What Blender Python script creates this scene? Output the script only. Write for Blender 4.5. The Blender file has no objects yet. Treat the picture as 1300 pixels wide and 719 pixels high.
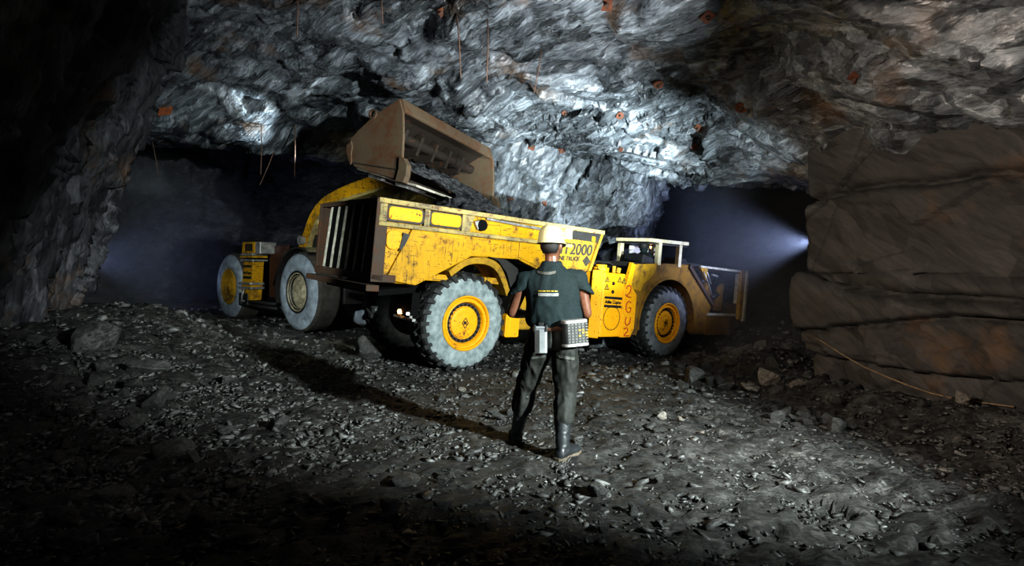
import bpy, bmesh, math, random
import numpy as np
from mathutils import Vector, Matrix, noise
from mathutils.bvhtree import BVHTree

random.seed(7)
PI = math.pi
SC = bpy.context.scene
COL = SC.collection

# ------------------------------------------------------------------ helpers
def link(name, me, mat=None, parent=None):
    o = bpy.data.objects.new(name, me)
    COL.objects.link(o)
    if mat is not None and me is not None:
        me.materials.clear(); me.materials.append(mat)
    if parent is not None:
        o.parent = parent
    return o

def tag(o, label=None, cat=None, group=None, kind=None):
    if label: o['label'] = label
    if cat: o['category'] = cat
    if group: o['group'] = group
    if kind: o['kind'] = kind
    return o

def empty(name, mw):
    o = bpy.data.objects.new(name, None)
    COL.objects.link(o)
    o.empty_display_size = 0.2
    o.matrix_world = mw
    return o

AX = {'x': (1, 2, 0), 'y': (0, 2, 1), 'z': (0, 1, 2)}

class MB:
    def __init__(s, off=(0, 0, 0)):
        s.bm = bmesh.new(); s.off = Vector(off)
    def _v(s, p):
        return s.bm.verts.new(Vector(p) + s.off)
    def box(s, c, size, rot=None):
        c = Vector(c); h = Vector(size) / 2
        vs = []
        for x in (-1, 1):
            for y in (-1, 1):
                for z in (-1, 1):
                    p = Vector((x * h.x, y * h.y, z * h.z))
                    if rot is not None: p = rot @ p
                    vs.append(s._v(c + p))
        for f in ((0, 1, 3, 2), (4, 6, 7, 5), (0, 4, 5, 1), (2, 3, 7, 6), (0, 2, 6, 4), (1, 5, 7, 3)):
            s.bm.faces.new([vs[i] for i in f])
        return s
    def box2(s, a, b):
        a = Vector(a); b = Vector(b)
        return s.box((a + b) / 2, [abs(q) for q in (b - a)])
    def prism(s, pts, axis, a, b):
        i, j, k = AX[axis]
        A, B = [], []
        for p in pts:
            q = [0, 0, 0]; q[i] = p[0]; q[j] = p[1]; q[k] = a; A.append(s._v(q))
            q = list(q); q[k] = b; B.append(s._v(q))
        n = len(pts)
        s.bm.faces.new(A); s.bm.faces.new(list(reversed(B)))
        for t in range(n):
            u = (t + 1) % n
            s.bm.faces.new((A[t], B[t], B[u], A[u]))
        return s
    def tube(s, path, r, n=8, caps=True):
        path = [Vector(p) for p in path]
        m = len(path)
        rr = r if isinstance(r, (list, tuple)) else [r] * m
        t0 = (path[1] - path[0]).normalized()
        up = Vector((0, 0, 1)) if abs(t0.z) < 0.9 else Vector((1, 0, 0))
        rings = []
        side = t0.cross(up).normalized()
        for i in range(m):
            t = (path[min(i + 1, m - 1)] - path[max(i - 1, 0)]).normalized()
            side = (side - t * side.dot(t)).normalized()
            u2 = t.cross(side)
            rings.append([s._v(path[i] + side * (rr[i] * math.cos(2 * PI * k / n)) + u2 * (rr[i] * math.sin(2 * PI * k / n))) for k in range(n)])
        for i in range(m - 1):
            for k in range(n):
                l = (k + 1) % n
                s.bm.faces.new((rings[i][k], rings[i][l], rings[i + 1][l], rings[i + 1][k]))
        if caps:
            s.bm.faces.new(list(reversed(rings[0]))); s.bm.faces.new(rings[-1])
        return s
    def loft(s, rings):
        """rings: (centre, x axis vector * rx, y axis vector * ry)"""
        R = []
        n = 20
        for c, ax, ay in rings:
            c = Vector(c); ax = Vector(ax); ay = Vector(ay)
            R.append([s._v(c + ax * math.cos(2 * PI * k / n) + ay * math.sin(2 * PI * k / n)) for k in range(n)])
        for i in range(len(R) - 1):
            for k in range(n):
                l = (k + 1) % n
                s.bm.faces.new((R[i][k], R[i][l], R[i + 1][l], R[i + 1][k]))
        s.bm.faces.new(list(reversed(R[0]))); s.bm.faces.new(R[-1])
        return s
    def cyl(s, p0, p1, r0, r1=None, n=20):
        return s.tube([p0, p1], [r0, r0 if r1 is None else r1], n)
    def lathe_y(s, prof, c=(0, 0, 0), n=48, close=True):
        """profile of (radius, y) turned round the local y axis"""
        c = Vector(c); R = []
        for r, y in prof:
            if r < 1e-5:
                R.append([s._v(c + Vector((0, y, 0)))])
            else:
                R.append([s._v(c + Vector((r * math.cos(2 * PI * k / n), y, r * math.sin(2 * PI * k / n)))) for k in range(n)])
        m = len(R)
        for i in range(m if close else m - 1):
            a, b = R[i], R[(i + 1) % m]
            if len(a) == 1 and len(b) == 1: continue
            for k in range(n):
                l = (k + 1) % n
                if len(a) == 1: s.bm.faces.new((a[0], b[k], b[l]))
                elif len(b) == 1: s.bm.faces.new((a[k], b[0], a[l]))
                else: s.bm.faces.new((a[k], b[k], b[l], a[l]))
        return s
    def ball(s, c, r, seg=16):
        r = Vector(r) if isinstance(r, (list, tuple)) else Vector((r, r, r))
        m = Matrix.Translation(Vector(c) + s.off) @ Matrix.Diagonal((r.x, r.y, r.z, 1))
        bmesh.ops.create_uvsphere(s.bm, u_segments=seg, v_segments=seg // 2 + 2, radius=1, matrix=m)
        return s
    def ico(s, c, r, sub=2):
        bmesh.ops.create_icosphere(s.bm, subdivisions=sub, radius=r, matrix=Matrix.Translation(Vector(c) + s.off))
        return s
    def mesh(s, name):
        bmesh.ops.recalc_face_normals(s.bm, faces=s.bm.faces)
        me = bpy.data.meshes.new(name); s.bm.to_mesh(me); s.bm.free()
        return me
    def build(s, name, mat, parent=None, bevel=0.0, smooth=False):
        me = s.mesh(name)
        o = link(name, me, mat, parent)
        if smooth: me.shade_smooth()
        if bevel:
            b = o.modifiers.new('edge', 'BEVEL'); b.width = bevel; b.segments = 2; b.limit_method = 'ANGLE'; b.angle_limit = 0.6
        return o

def baked(o):
    dg = bpy.context.evaluated_depsgraph_get(); dg.update()
    me = bpy.data.meshes.new_from_object(o.evaluated_get(dg))
    return me

def remeshed(mb, name, mat, parent, voxel=0.012, smooth=4, wrinkle=0.0, wscale=8.0, stretch=(1, 1, 1)):
    """union of lofted shapes as one continuous surface"""
    me = mb.mesh(name + '_src')
    o = bpy.data.objects.new(name + '_src', me); COL.objects.link(o)
    r = o.modifiers.new('r', 'REMESH'); r.mode = 'VOXEL'; r.voxel_size = voxel
    if smooth:
        sm = o.modifiers.new('s', 'SMOOTH'); sm.iterations = smooth; sm.factor = 0.5
    out = baked(o)
    bpy.data.objects.remove(o); bpy.data.meshes.remove(me)
    if wrinkle:
        nn = [v.normal.copy() for v in out.vertices]
        for v, n in zip(out.vertices, nn):
            p = Vector((v.co.x * stretch[0], v.co.y * stretch[1], v.co.z * stretch[2])) * wscale
            d = noise.noise(p) + 0.5 * noise.noise(p * 2.3 + Vector((7, 3, 1)))
            d = 1 - abs(d) * 2
            v.co += n * (d * wrinkle)
    out.shade_smooth(); out.name = name
    return link(name, out, mat, parent)

def text_obj(name, s, size, origin, xdir, ydir, mat, parent, depth=0.002, align='LEFT', sx=1.0, shear=0.0, bold=0.0):
    cu = bpy.data.curves.new(name, 'FONT'); cu.body = s; cu.size = size; cu.extrude = depth; cu.align_x = align; cu.shear = shear
    cu.offset = bold
    t = bpy.data.objects.new(name + '_src', cu); COL.objects.link(t)
    me = baked(t)
    bpy.data.objects.remove(t)
    X = Vector(xdir).normalized(); Y = Vector(ydir).normalized(); Z = X.cross(Y)
    m = Matrix((X * sx, Y, Z)).transposed().to_4x4(); m.translation = Vector(origin)
    me.transform(m); me.name = name
    return link(name, me, mat, parent)

# ------------------------------------------------------------------ materials
def newmat(name):
    m = bpy.data.materials.new(name); m.use_nodes = True
    nt = m.node_tree; nt.nodes.clear()
    out = nt.nodes.new('ShaderNodeOutputMaterial'); b = nt.nodes.new('ShaderNodeBsdfPrincipled')
    nt.links.new(b.outputs[0], out.inputs[0])
    return m, nt, b, out

class NT:
    def __init__(s, nt): s.nt = nt
    def n(s, t, **k):
        x = s.nt.nodes.new(t)
        for a, v in k.items():
            if a.startswith('i_'):
                key = a[2:].replace('_', ' ')
                x.inputs[key].default_value = v
            else: setattr(x, a, v)
        return x
    def l(s, a, b): s.nt.links.new(a, b)
    def coord(s, scale=(1, 1, 1), rot=(0, 0, 0)):
        tc = s.n('ShaderNodeTexCoord'); mp = s.n('ShaderNodeMapping')
        mp.inputs['Scale'].default_value = scale; mp.inputs['Rotation'].default_value = rot
        s.l(tc.outputs['Object'], mp.inputs['Vector']); return mp.outputs[0]
    def noise(s, vec, scale, detail=6, rough=0.55, dist=0.0):
        x = s.n('ShaderNodeTexNoise'); x.inputs['Scale'].default_value = scale; x.inputs['Detail'].default_value = detail
        x.inputs['Roughness'].default_value = rough; x.inputs['Distortion'].default_value = dist
        s.l(vec, x.inputs['Vector']); return x.outputs['Fac']
    def ramp(s, fac, stops):
        r = s.n('ShaderNodeValToRGB'); e = r.color_ramp.elements
        while len(e) < len(stops): e.new(0.5)
        for i, (p, c) in enumerate(stops):
            e[i].position = p; e[i].color = (*c, 1) if len(c) == 3 else c
        s.l(fac, r.inputs[0]); return r.outputs[0]
    def math(s, op, a, b=None):
        x = s.n('ShaderNodeMath', operation=op)
        for i, q in enumerate((a, b)):
            if q is None: continue
            if isinstance(q, (int, float)): x.inputs[i].default_value = q
            else: s.l(q, x.inputs[i])
        return x.outputs[0]
    def mix(s, fac, a, b, mode='MIX'):
        x = s.n('ShaderNodeMix', data_type='RGBA', blend_type=mode)
        for sock, q in ((x.inputs[0], fac), (x.inputs[6], a), (x.inputs[7], b)):
            if isinstance(q, (int, float)): sock.default_value = q
            elif isinstance(q, tuple): sock.default_value = (*q, 1) if len(q) == 3 else q
            else: s.l(q, sock)
        return x.outputs[2]
    def facet(s, vec, scale, tilt):
        """height of small tilted flakes"""
        v = s.n('ShaderNodeTexVoronoi'); v.inputs['Scale'].default_value = scale
        s.l(vec, v.inputs['Vector'])
        d = s.n('ShaderNodeVectorMath', operation='SUBTRACT')
        s.l(vec, d.inputs[0]); s.l(v.outputs['Position'], d.inputs[1])
        c = s.n('ShaderNodeVectorMath', operation='SUBTRACT')
        s.l(v.outputs['Color'], c.inputs[0]); c.inputs[1].default_value = (.5, .5, .5)
        q = s.n('ShaderNodeVectorMath', operation='DOT_PRODUCT')
        s.l(d.outputs[0], q.inputs[0]); s.l(c.outputs[0], q.inputs[1])
        sep = s.n('ShaderNodeSeparateColor'); s.l(v.outputs['Color'], sep.inputs[0])
        a = s.math('MULTIPLY', q.outputs['Value'], tilt * scale)
        b = s.math('MULTIPLY', sep.outputs[1], 0.35)
        return s.math('ADD', a, b), v.outputs['Color']

def rock_mat(name, dark, light, rough=0.5, spec=0.5, flake=1.0, rot=None, grain=(1, 0, 0), stretch=(0.45, 1.5, 1.3), rust=0.0, bump=0.06, island=False, warm=(0.16, 0.08, 0.03), contrast=0.75, cavity_shade=0.0):
    g0 = Vector(grain).normalized(); g1 = Vector((.2, .3, 1)).cross(g0).normalized(); g2 = g0.cross(g1)
    rot = Matrix((g0, g1, g2)).to_euler()
    m, nt, b, out = newmat(name); N = NT(nt)
    raw = N.coord()
    # bend the strata a little
    nz = N.n('ShaderNodeTexNoise'); nz.inputs['Scale'].default_value = 0.7; nz.inputs['Detail'].default_value = 3
    N.l(raw, nz.inputs['Vector'])
    wv = N.n('ShaderNodeVectorMath', operation='SCALE'); wv.inputs['Scale'].default_value = 0.5; N.l(nz.outputs['Color'], wv.inputs[0])
    ad = N.n('ShaderNodeVectorMath', operation='ADD'); N.l(raw, ad.inputs[0]); N.l(wv.outputs[0], ad.inputs[1])
    mr = N.n('ShaderNodeMapping'); mr.inputs['Rotation'].default_value = rot; N.l(ad.outputs[0], mr.inputs['Vector'])
    mp = N.n('ShaderNodeMapping'); mp.inputs['Scale'].default_value = stretch
    N.l(mr.outputs[0], mp.inputs['Vector']); vec = mp.outputs[0]
    f1, c1 = N.facet(vec, 2.2 * flake, 0.9)
    f2, c2 = N.facet(vec, 6.5 * flake, 0.9)
    f3, c3 = N.facet(vec, 19.0 * flake, 0.9)
    fine = N.noise(vec, 9 * flake, 9, 0.65)
    mp2 = N.n('ShaderNodeMapping'); mp2.inputs['Scale'].default_value = (stretch[0] * .5, stretch[1] * 2.5, stretch[2] * 2.0)
    N.l(mr.outputs[0], mp2.inputs['Vector'])
    stria = N.noise(mp2.outputs[0], 10 * flake, 7, 0.6, 0.4)
    h = N.math('ADD', N.math('MULTIPLY', f1, 1.2), N.math('MULTIPLY', f2, 0.62))
    h = N.math('ADD', h, N.math('MULTIPLY', f3, 0.22))
    h = N.math('ADD', h, N.math('MULTIPLY', stria, 0.5))
    h = N.math('ADD', h, N.math('MULTIPLY', fine, 0.3))
    bp = N.n('ShaderNodeBump'); bp.inputs['Strength'].default_value = 1.0; bp.inputs['Distance'].default_value = bump
    if cavity_shade:
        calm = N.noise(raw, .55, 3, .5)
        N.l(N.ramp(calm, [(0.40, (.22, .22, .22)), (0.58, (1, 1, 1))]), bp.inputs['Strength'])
    N.l(h, bp.inputs['Height']); N.l(bp.outputs[0], b.inputs['Normal'])
    t = N.math('ADD', N.math('MULTIPLY', stria, 0.6), N.math('MULTIPLY', fine, 0.5))
    colr = N.ramp(t, [(0.38, dark), (0.72, light)])
    sep = N.n('ShaderNodeSeparateColor'); N.l(c2, sep.inputs[0])
    colr = N.mix(contrast, colr, N.ramp(sep.outputs[0], [(0.0, (.30, .30, .30)), (1.0, (1.35, 1.35, 1.35))]), 'MULTIPLY')
    sep1 = N.n('ShaderNodeSeparateColor'); N.l(c1, sep1.inputs[0])
    colr = N.mix(contrast, colr, N.ramp(sep1.outputs[0], [(0.0, (.55, .55, .55)), (1.0, (1.2, 1.2, 1.2))]), 'MULTIPLY')
    if island:
        g = N.n('ShaderNodeNewGeometry')
        colr = N.mix(0.8, colr, N.ramp(g.outputs['Random Per Island'], [(0.0, (.35, .34, .33)), (0.85, (1.0, 1.0, 1.0)), (1.0, (1.7, 1.7, 1.7))]), 'MULTIPLY')
    if rust:
        rn = N.noise(raw, 0.9, 5, 0.6)
        msk = N.ramp(rn, [(0.60 - 0.1 * rust, (0, 0, 0)), (0.72, (1, 1, 1))])
        colr = N.mix(N.math('MULTIPLY', msk, 0.7), colr, warm)
    if cavity_shade:  # crevice shade painted into the colour: low spots darker, high spots brighter
        colr = N.mix(N.math('MULTIPLY', N.ramp(calm, [(0.40, (.35, .35, .35)), (0.58, (1, 1, 1))]), cavity_shade), colr, N.ramp(N.math('MULTIPLY', h, .55), [(0.22, (.12, .12, .12)), (0.42, (.75, .75, .75)), (0.72, (1.7, 1.7, 1.7))]), 'MULTIPLY')
    N.l(colr, b.inputs['Base Color'])
    rg = N.ramp(f2, [(0.2, (rough - .12,) * 3), (0.8, (rough + .15,) * 3)])
    N.l(rg, b.inputs['Roughness'])
    b.inputs['Specular IOR Level'].default_value = spec
    return m

def paint_mat(name, col, dirt=0.45, dirtcol=(0.03, 0.022, 0.014), rough=0.42, scratch=0.5, grime_low=None, rust=(0.10, 0.035, 0.012)):
    m, nt, b, out = newmat(name); N = NT(nt)
    v = N.coord()
    n1 = N.noise(v, 1.7, 8, 0.62); n2 = N.noise(v, 9, 8, 0.65); n3 = N.noise(v, 40, 4, 0.6)
    base = N.mix(N.ramp(n2, [(.35, (0, 0, 0)), (.75, (1, 1, 1))]), tuple(c * 0.8 for c in col), tuple(min(1, c * 1.1) for c in col))
    d = N.math('ADD', N.math('MULTIPLY', n1, 0.55), N.math('MULTIPLY', n2, 0.45))
    lo = 0.60 - 0.20 * dirt
    msk = N.ramp(d, [(lo, (0, 0, 0)), (lo + 0.15, (1, 1, 1))])
    colr = N.mix(N.math('MULTIPLY', msk, 0.85), base, dirtcol)
    # chips
    ch = N.ramp(N.math('ADD', N.math('MULTIPLY', n2, 0.5), N.math('MULTIPLY', n3, 0.5)), [(0.60 - 0.055 * scratch, (0, 0, 0)), (0.61, (1, 1, 1))])
    colr = N.mix(ch, colr, rust)
    # scratches in two directions
    for sc_, ro in (((1, 1, 14), (0, 0.5, 0)), ((14, 1, 1), (0, 0.2, 0.3))):
        s = N.noise(N.coord(sc_, ro), 3.5, 5, 0.7)
        sm = N.ramp(s, [(0.645 - 0.07 * scratch, (0, 0, 0)), (0.66, (1, 1, 1))])
        colr = N.mix(N.math('MULTIPLY', sm, scratch), colr, (0.025, 0.02, 0.015))
    N.l(colr, b.inputs['Base Color'])
    b.inputs['Specular IOR Level'].default_value = .28
    N.l(N.ramp(d, [(0.3, (rough,) * 3), (0.7, (min(1, rough + .35),) * 3)]), b.inputs['Roughness'])
    bp = N.n('ShaderNodeBump'); bp.inputs['Distance'].default_value = 0.006; bp.inputs['Strength'].default_value = 0.6
    N.l(N.math('ADD', N.math('MULTIPLY', n2, 1.0), N.math('MULTIPLY', n3, 0.3)), bp.inputs['Height']); N.l(bp.outputs[0], b.inputs['Normal'])
    return m

def simple_mat(name, a, c2=None, rough=0.6, metal=0.0, scale=12.0, bump=0.003, spec=0.4, stretch=(1, 1, 1), emit=None, estr=0):
    m, nt, b, out = newmat(name); N = NT(nt)
    v = N.coord(stretch)
    n = N.noise(v, scale, 7, 0.62)
    c2 = c2 or tuple(x * 0.55 for x in a)
    N.l(N.ramp(n, [(.35, c2), (.65, a)]), b.inputs['Base Color'])
    b.inputs['Roughness'].default_value = rough; b.inputs['Metallic'].default_value = metal; b.inputs['Specular IOR Level'].default_value = spec
    bp = N.n('ShaderNodeBump'); bp.inputs['Distance'].default_value = bump; N.l(n, bp.inputs['Height']); N.l(bp.outputs[0], b.inputs['Normal'])
    if emit:
        b.inputs['Emission Color'].default_value = (*emit, 1); b.inputs['Emission Strength'].default_value = estr
    return m

M = {}
M['roof_rock'] = rock_mat('ceiling_slate', (0.03, 0.034, 0.038), (0.34, 0.37, 0.40), rough=0.36, spec=0.8, rust=0.2, cavity_shade=.85, bump=0.13, grain=(.8, -.45, .4), flake=.72, stretch=(0.40, 2.0, 1.5), contrast=.9)
M['left_rock'] = rock_mat('left_wall_slate', (0.025, 0.025, 0.028), (0.14, 0.137, 0.15), rough=0.6, spec=0.3, rust=0.3, bump=0.07, grain=(.45, -.2, .85), flake=0.7, cavity_shade=.6)
M['right_rock'] = rock_mat('right_wall_slab', (0.05, 0.046, 0.044), (0.10, 0.093, 0.088), rough=0.75, spec=0.2, rust=0.12, bump=0.035, flake=0.6, grain=(.1, .8, .5), stretch=(0.35, 0.6, 1.5), contrast=.5, warm=(0.17, 0.095, 0.045))
M['back_rock'] = rock_mat('back_wall_slate', (0.03, 0.033, 0.036), (0.24, 0.26, 0.28), rough=0.45, spec=0.5, bump=0.13, cavity_shade=.8, grain=(.5, 0, .85))
M['tunnel_rock'] = rock_mat('tunnel_slate', (0.01, 0.01, 0.011), (0.045, 0.045, 0.05), rough=0.7, spec=0.3, bump=0.10)
M['ground'] = rock_mat('mine_floor_grit', (0.018, 0.017, 0.016), (0.10, 0.095, 0.088), rough=0.7, spec=0.25, flake=2.6, stretch=(1, 1, 1), bump=0.06, cavity_shade=.6)
M['shard'] = rock_mat('slate_shards', (0.045, 0.044, 0.042), (0.20, 0.196, 0.188), rough=0.55, spec=0.35, flake=2.0, stretch=(1, 1, 2), bump=0.01, island=True)
M['stone'] = rock_mat('loose_stone', (0.045, 0.044, 0.042), (0.14, 0.138, 0.13), rough=0.6, spec=0.3, flake=1.3, stretch=(1, 1, 2), bump=0.02)
M['muck'] = rock_mat('crushed_ore', (0.02, 0.02, 0.021), (0.12, 0.12, 0.125), rough=0.6, spec=0.3, flake=4, stretch=(1, 1, 1), bump=0.04, island=True)
YEL = (0.78, 0.35, 0.004)
M['yellow'] = paint_mat('scratched_yellow_paint', (.56, .285, .002), 0.55, scratch=0.95)
M['yellow_clean'] = paint_mat('yellow_paint', (0.80, 0.35, 0.004), 0.2, scratch=0.4)
M['yellow_dull'] = paint_mat('dusty_yellow_paint', (0.42, 0.23, 0.012), 0.62, scratch=0.4, rough=0.6)
M['yellow_brown'] = paint_mat('grimy_yellow_paint', (0.22, 0.11, 0.012), 0.7, scratch=0.4, rough=0.6)
M['rail'] = paint_mat('worn_box_rail', (0.40, 0.30, 0.10), 0.75, dirtcol=(0.10, 0.09, 0.07), scratch=0.8, rough=0.55)
M['rusty'] = paint_mat('rusty_steel', (0.055, 0.036, 0.024), 0.6, dirtcol=(0.085, 0.03, 0.012), scratch=0.3, rough=0.55)
M['bucket'] = paint_mat('worn_bucket_steel', (0.10, 0.072, 0.045), 0.75, dirtcol=(0.075, 0.028, 0.011), scratch=0.35, rough=0.45)
M['bucket_in'] = paint_mat('bucket_inner_steel', (0.022, 0.016, 0.012), 0.5, dirtcol=(0.012, 0.008, 0.006), scratch=0.2, rough=0.5)
M['dark'] = simple_mat('black_greasy_steel', (0.022, 0.020, 0.018), rough=0.55)
M['darker'] = simple_mat('unlit_black_steel', (0.005, 0.005, 0.005), rough=0.9, spec=.1)  # near-black copy of the dark steel, shade held in the colour
M['dark_red'] = simple_mat('dark_red_panel', (0.055, 0.018, 0.008), rough=0.6)
M['steel'] = simple_mat('bare_grey_steel', (0.42, 0.42, 0.40), (0.16, 0.15, 0.14), rough=0.4, metal=0.5)
M['pale_steel'] = simple_mat('dusty_pale_steel', (0.55, 0.52, 0.44), (0.26, 0.23, 0.17), rough=0.5)
M['tyre_dust'] = simple_mat('dusty_grey_rubber', (0.28, 0.32, 0.32), (0.10, 0.125, 0.125), rough=0.8, scale=7, bump=0.004)
M['tyre_dust_dull'] = simple_mat('grey_dusty_rubber', (0.19, 0.20, 0.205), (0.08, 0.085, 0.09), rough=0.85, scale=6, bump=0.004)
M['tyre_blue'] = simple_mat('blue_grey_dusty_rubber', (0.30, 0.34, 0.38), (0.13, 0.15, 0.17), rough=0.85, scale=5, bump=0.004)
M['tyre_black'] = simple_mat('black_tread_rubber', (0.030, 0.030, 0.029), (0.013, 0.013, 0.013), rough=0.75, scale=14)
M['tyre_brown'] = simple_mat('muddy_tread_rubber', (0.065, 0.055, 0.045), (0.03, 0.027, 0.023), rough=0.9, scale=5)
M['tan'] = simple_mat('tan_dusty_hub', (0.42, 0.37, 0.25), (0.16, 0.13, 0.08), rough=0.6, scale=9)
M['black_paint'] = simple_mat('black_lettering', (0.012, 0.012, 0.012), rough=0.6)
M['grey_letter'] = simple_mat('faded_grey_lettering', (0.035, 0.03, 0.022), (0.02, 0.016, 0.01), rough=0.6, scale=20)
M['red_spray'] = simple_mat('red_spray_paint', (0.42, 0.03, 0.008), (0.30, 0.03, 0.008), rough=0.6)
M['yellow_letter'] = simple_mat('yellow_lettering', (0.45, 0.30, 0.02), rough=0.6)
M['cream'] = simple_mat('cream_panel', (0.62, 0.55, 0.36), (0.40, 0.33, 0.18), rough=0.6, scale=6)
M['white_panel'] = simple_mat('pale_cab_panel', (0.85, 0.83, 0.72), (0.6, 0.58, 0.48), rough=0.5, scale=10)
M['lamp_warm'] = simple_mat('warm_lamp', (1, .6, .3), rough=.5, emit=(1.0, 0.42, 0.12), estr=14)
M['lamp_white'] = simple_mat('white_lamp', (1, 1, 1), rough=.5, emit=(1.0, 0.95, 0.85), estr=3)
M['skin'] = simple_mat('dark_brown_skin', (0.13, 0.056, 0.032), (0.095, 0.04, 0.022), rough=0.38, scale=25, bump=0.001, spec=0.5)
M['hair'] = simple_mat('black_hair', (0.01, 0.009, 0.008), rough=0.7, scale=120)
M['shirt'] = simple_mat('dark_green_cotton', (0.010, 0.0185, 0.0195), (0.006, 0.011, 0.012), rough=0.85, scale=60, bump=0.002, spec=0.2)
M['trousers'] = simple_mat('dark_olive_work_cloth', (0.019, 0.019, 0.0155), (0.009, 0.0095, 0.008), rough=0.7, scale=30, bump=0.003, spec=0.3)
M['boot'] = simple_mat('dusty_rubber_boot', (0.021, 0.023, 0.025), (0.008, 0.009, 0.010), rough=0.42, scale=9, bump=0.003, spec=0.5)
M['sole'] = simple_mat('muddy_boot_sole', (0.13, 0.10, 0.07), (0.05, 0.04, 0.03), rough=0.8, scale=20)
M['helmet'] = simple_mat('cream_hard_hat', (0.40, 0.38, 0.22), (0.30, 0.28, 0.155), rough=0.38, scale=6, bump=0.0005)
M['belt'] = simple_mat('brown_leather', (0.11, 0.05, 0.025), rough=0.5)
M['reflect'] = simple_mat('grey_reflective_tape', (0.20, 0.205, 0.20), (0.13, 0.135, 0.135), rough=0.4, scale=40)
M['reflect_dim'] = simple_mat('dusty_reflective_tape', (0.085, 0.085, 0.075), (0.045, 0.045, 0.04), rough=0.5, scale=40)
M['silver'] = simple_mat('silver_canister', (0.62, 0.64, 0.64), (0.40, 0.42, 0.43), rough=0.32, metal=0.7, scale=8)
M['black_plastic'] = simple_mat('black_plastic', (0.015, 0.015, 0.015), rough=0.45)
M['rust_plate'] = simple_mat('rusty_orange_plate', (0.17, 0.055, 0.025), (0.08, 0.03, 0.018), rough=0.8, scale=18)
M['rod'] = simple_mat('rusty_rod', (0.14, 0.075, 0.05), (0.06, 0.035, 0.025), rough=0.8, scale=18)
M['cable'] = simple_mat('tan_cable', (0.28, 0.20, 0.12), rough=0.7)
M['orange_cloth'] = simple_mat('orange_worn_marker', (0.26, 0.075, 0.02), (0.14, 0.04, 0.015), rough=0.9)

# ------------------------------------------------------------------ numeric noise
def table(seed, n=64, k=1):
    return np.random.RandomState(seed).rand(n, n, k)
def vnoise(x, y, seed):
    T = table(seed)[:, :, 0]
    xi = np.floor(x).astype(int); yi = np.floor(y).astype(int)
    fx = x - xi; fy = y - yi; fx = fx * fx * (3 - 2 * fx); fy = fy * fy * (3 - 2 * fy)
    g = lambda a, b: T[a % 64, b % 64]
    return (g(xi, yi) * (1 - fx) + g(xi + 1, yi) * fx) * (1 - fy) + (g(xi, yi + 1) * (1 - fx) + g(xi + 1, yi + 1) * fx) * fy - 0.5
def fbm(x, y, seed, octs=4, gain=0.5):
    r = 0; a = 1
    for o in range(octs):
        r = r + a * vnoise(x * 2 ** o + 13 * o, y * 2 ** o + 7 * o, seed + o); a *= gain
    return r
def slabs(x, y, seed, off, tilt):
    """every cell is a flat facet with its own height and tilt"""
    J = table(seed, 64, 5)
    xi = np.floor(x).astype(int); yi = np.floor(y).astype(int)
    best = np.full(x.shape, 1e9); h = np.zeros(x.shape)
    for dx in (-1, 0, 1):
        for dy in (-1, 0, 1):
            cx = xi + dx; cy = yi + dy
            r = J[cx % 64, cy % 64]
            px = cx + r[..., 0]; py = cy + r[..., 1]
            d = (x - px) ** 2 + (y - py) ** 2
            hh = off * (r[..., 2] - .5) + tilt * ((x - px) * (r[..., 3] - .5) + (y - py) * (r[..., 4] - .5))
            m = d < best
            best = np.where(m, d, best); h = np.where(m, hh, h)
    return h
def rot2(x, y, a):
    c, s = math.cos(a), math.sin(a)
    return x * c + y * s, -x * s + y * c
def rock_disp(s, t, seed, ang, amp=1.0, big=(1.3, .7), fine=1.0):
    a, b = rot2(s, t, ang)
    wx = fbm(s * .5, t * .5, seed + 50, 3) * 1.2; wy = fbm(s * .5 + 9, t * .5 + 4, seed + 60, 3) * 1.2
    a = a + wx; b = b + wy
    d = slabs(a / big[0], b / big[1], seed, .26, .55)
    d = d + fine * slabs(a / .62, b / .20, seed + 3, .15, .26)
    d = d + fine * slabs(a / .26, b / .08, seed + 5, .055, .11)
    d = d + .25 * fbm(s * .6, t * .6, seed + 9, 3)
    return d * amp

def rock_fine(s, t, seed, ang, amp):
    a, b = rot2(s, t, ang)
    a = a + fbm(s * .5, t * .5, seed + 50, 3) * 1.2; b = b + fbm(s * .5 + 9, t * .5 + 4, seed + 60, 3) * 1.2
    return amp * (slabs(a / .75, b / .24, seed + 3, .15, .28) + slabs(a / .30, b / .10, seed + 5, .055, .11))

def grid_mesh(name, P, mat, flip=False, **props):
    """P: (n, m, 3) array of points"""
    n, m = P.shape[:2]
    idx = np.arange(n * m).reshape(n, m)
    q = np.stack([idx[:-1, :-1], idx[1:, :-1], idx[1:, 1:], idx[:-1, 1:]], -1).reshape(-1, 4)
    if flip: q = q[:, ::-1]
    me = bpy.data.meshes.new(name)
    me.vertices.add(n * m); me.vertices.foreach_set('co', P.reshape(-1).astype(np.float32))
    me.loops.add(q.size); me.loops.foreach_set('vertex_index', q.reshape(-1).astype(np.int32))
    me.polygons.add(len(q)); me.polygons.foreach_set('loop_start', np.arange(0, q.size, 4, dtype=np.int32))
    me.polygons.foreach_set('loop_total', np.full(len(q), 4, dtype=np.int32))
    me.update(); me.validate()
    o = link(name, me, mat)
    for k, v in props.items(): o[k] = v
    return o

def grid_normals(P):
    du = np.gradient(P, axis=0); dv = np.gradient(P, axis=1)
    n = np.cross(du, dv); n /= np.linalg.norm(n, axis=-1, keepdims=True) + 1e-9
    return n

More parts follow.
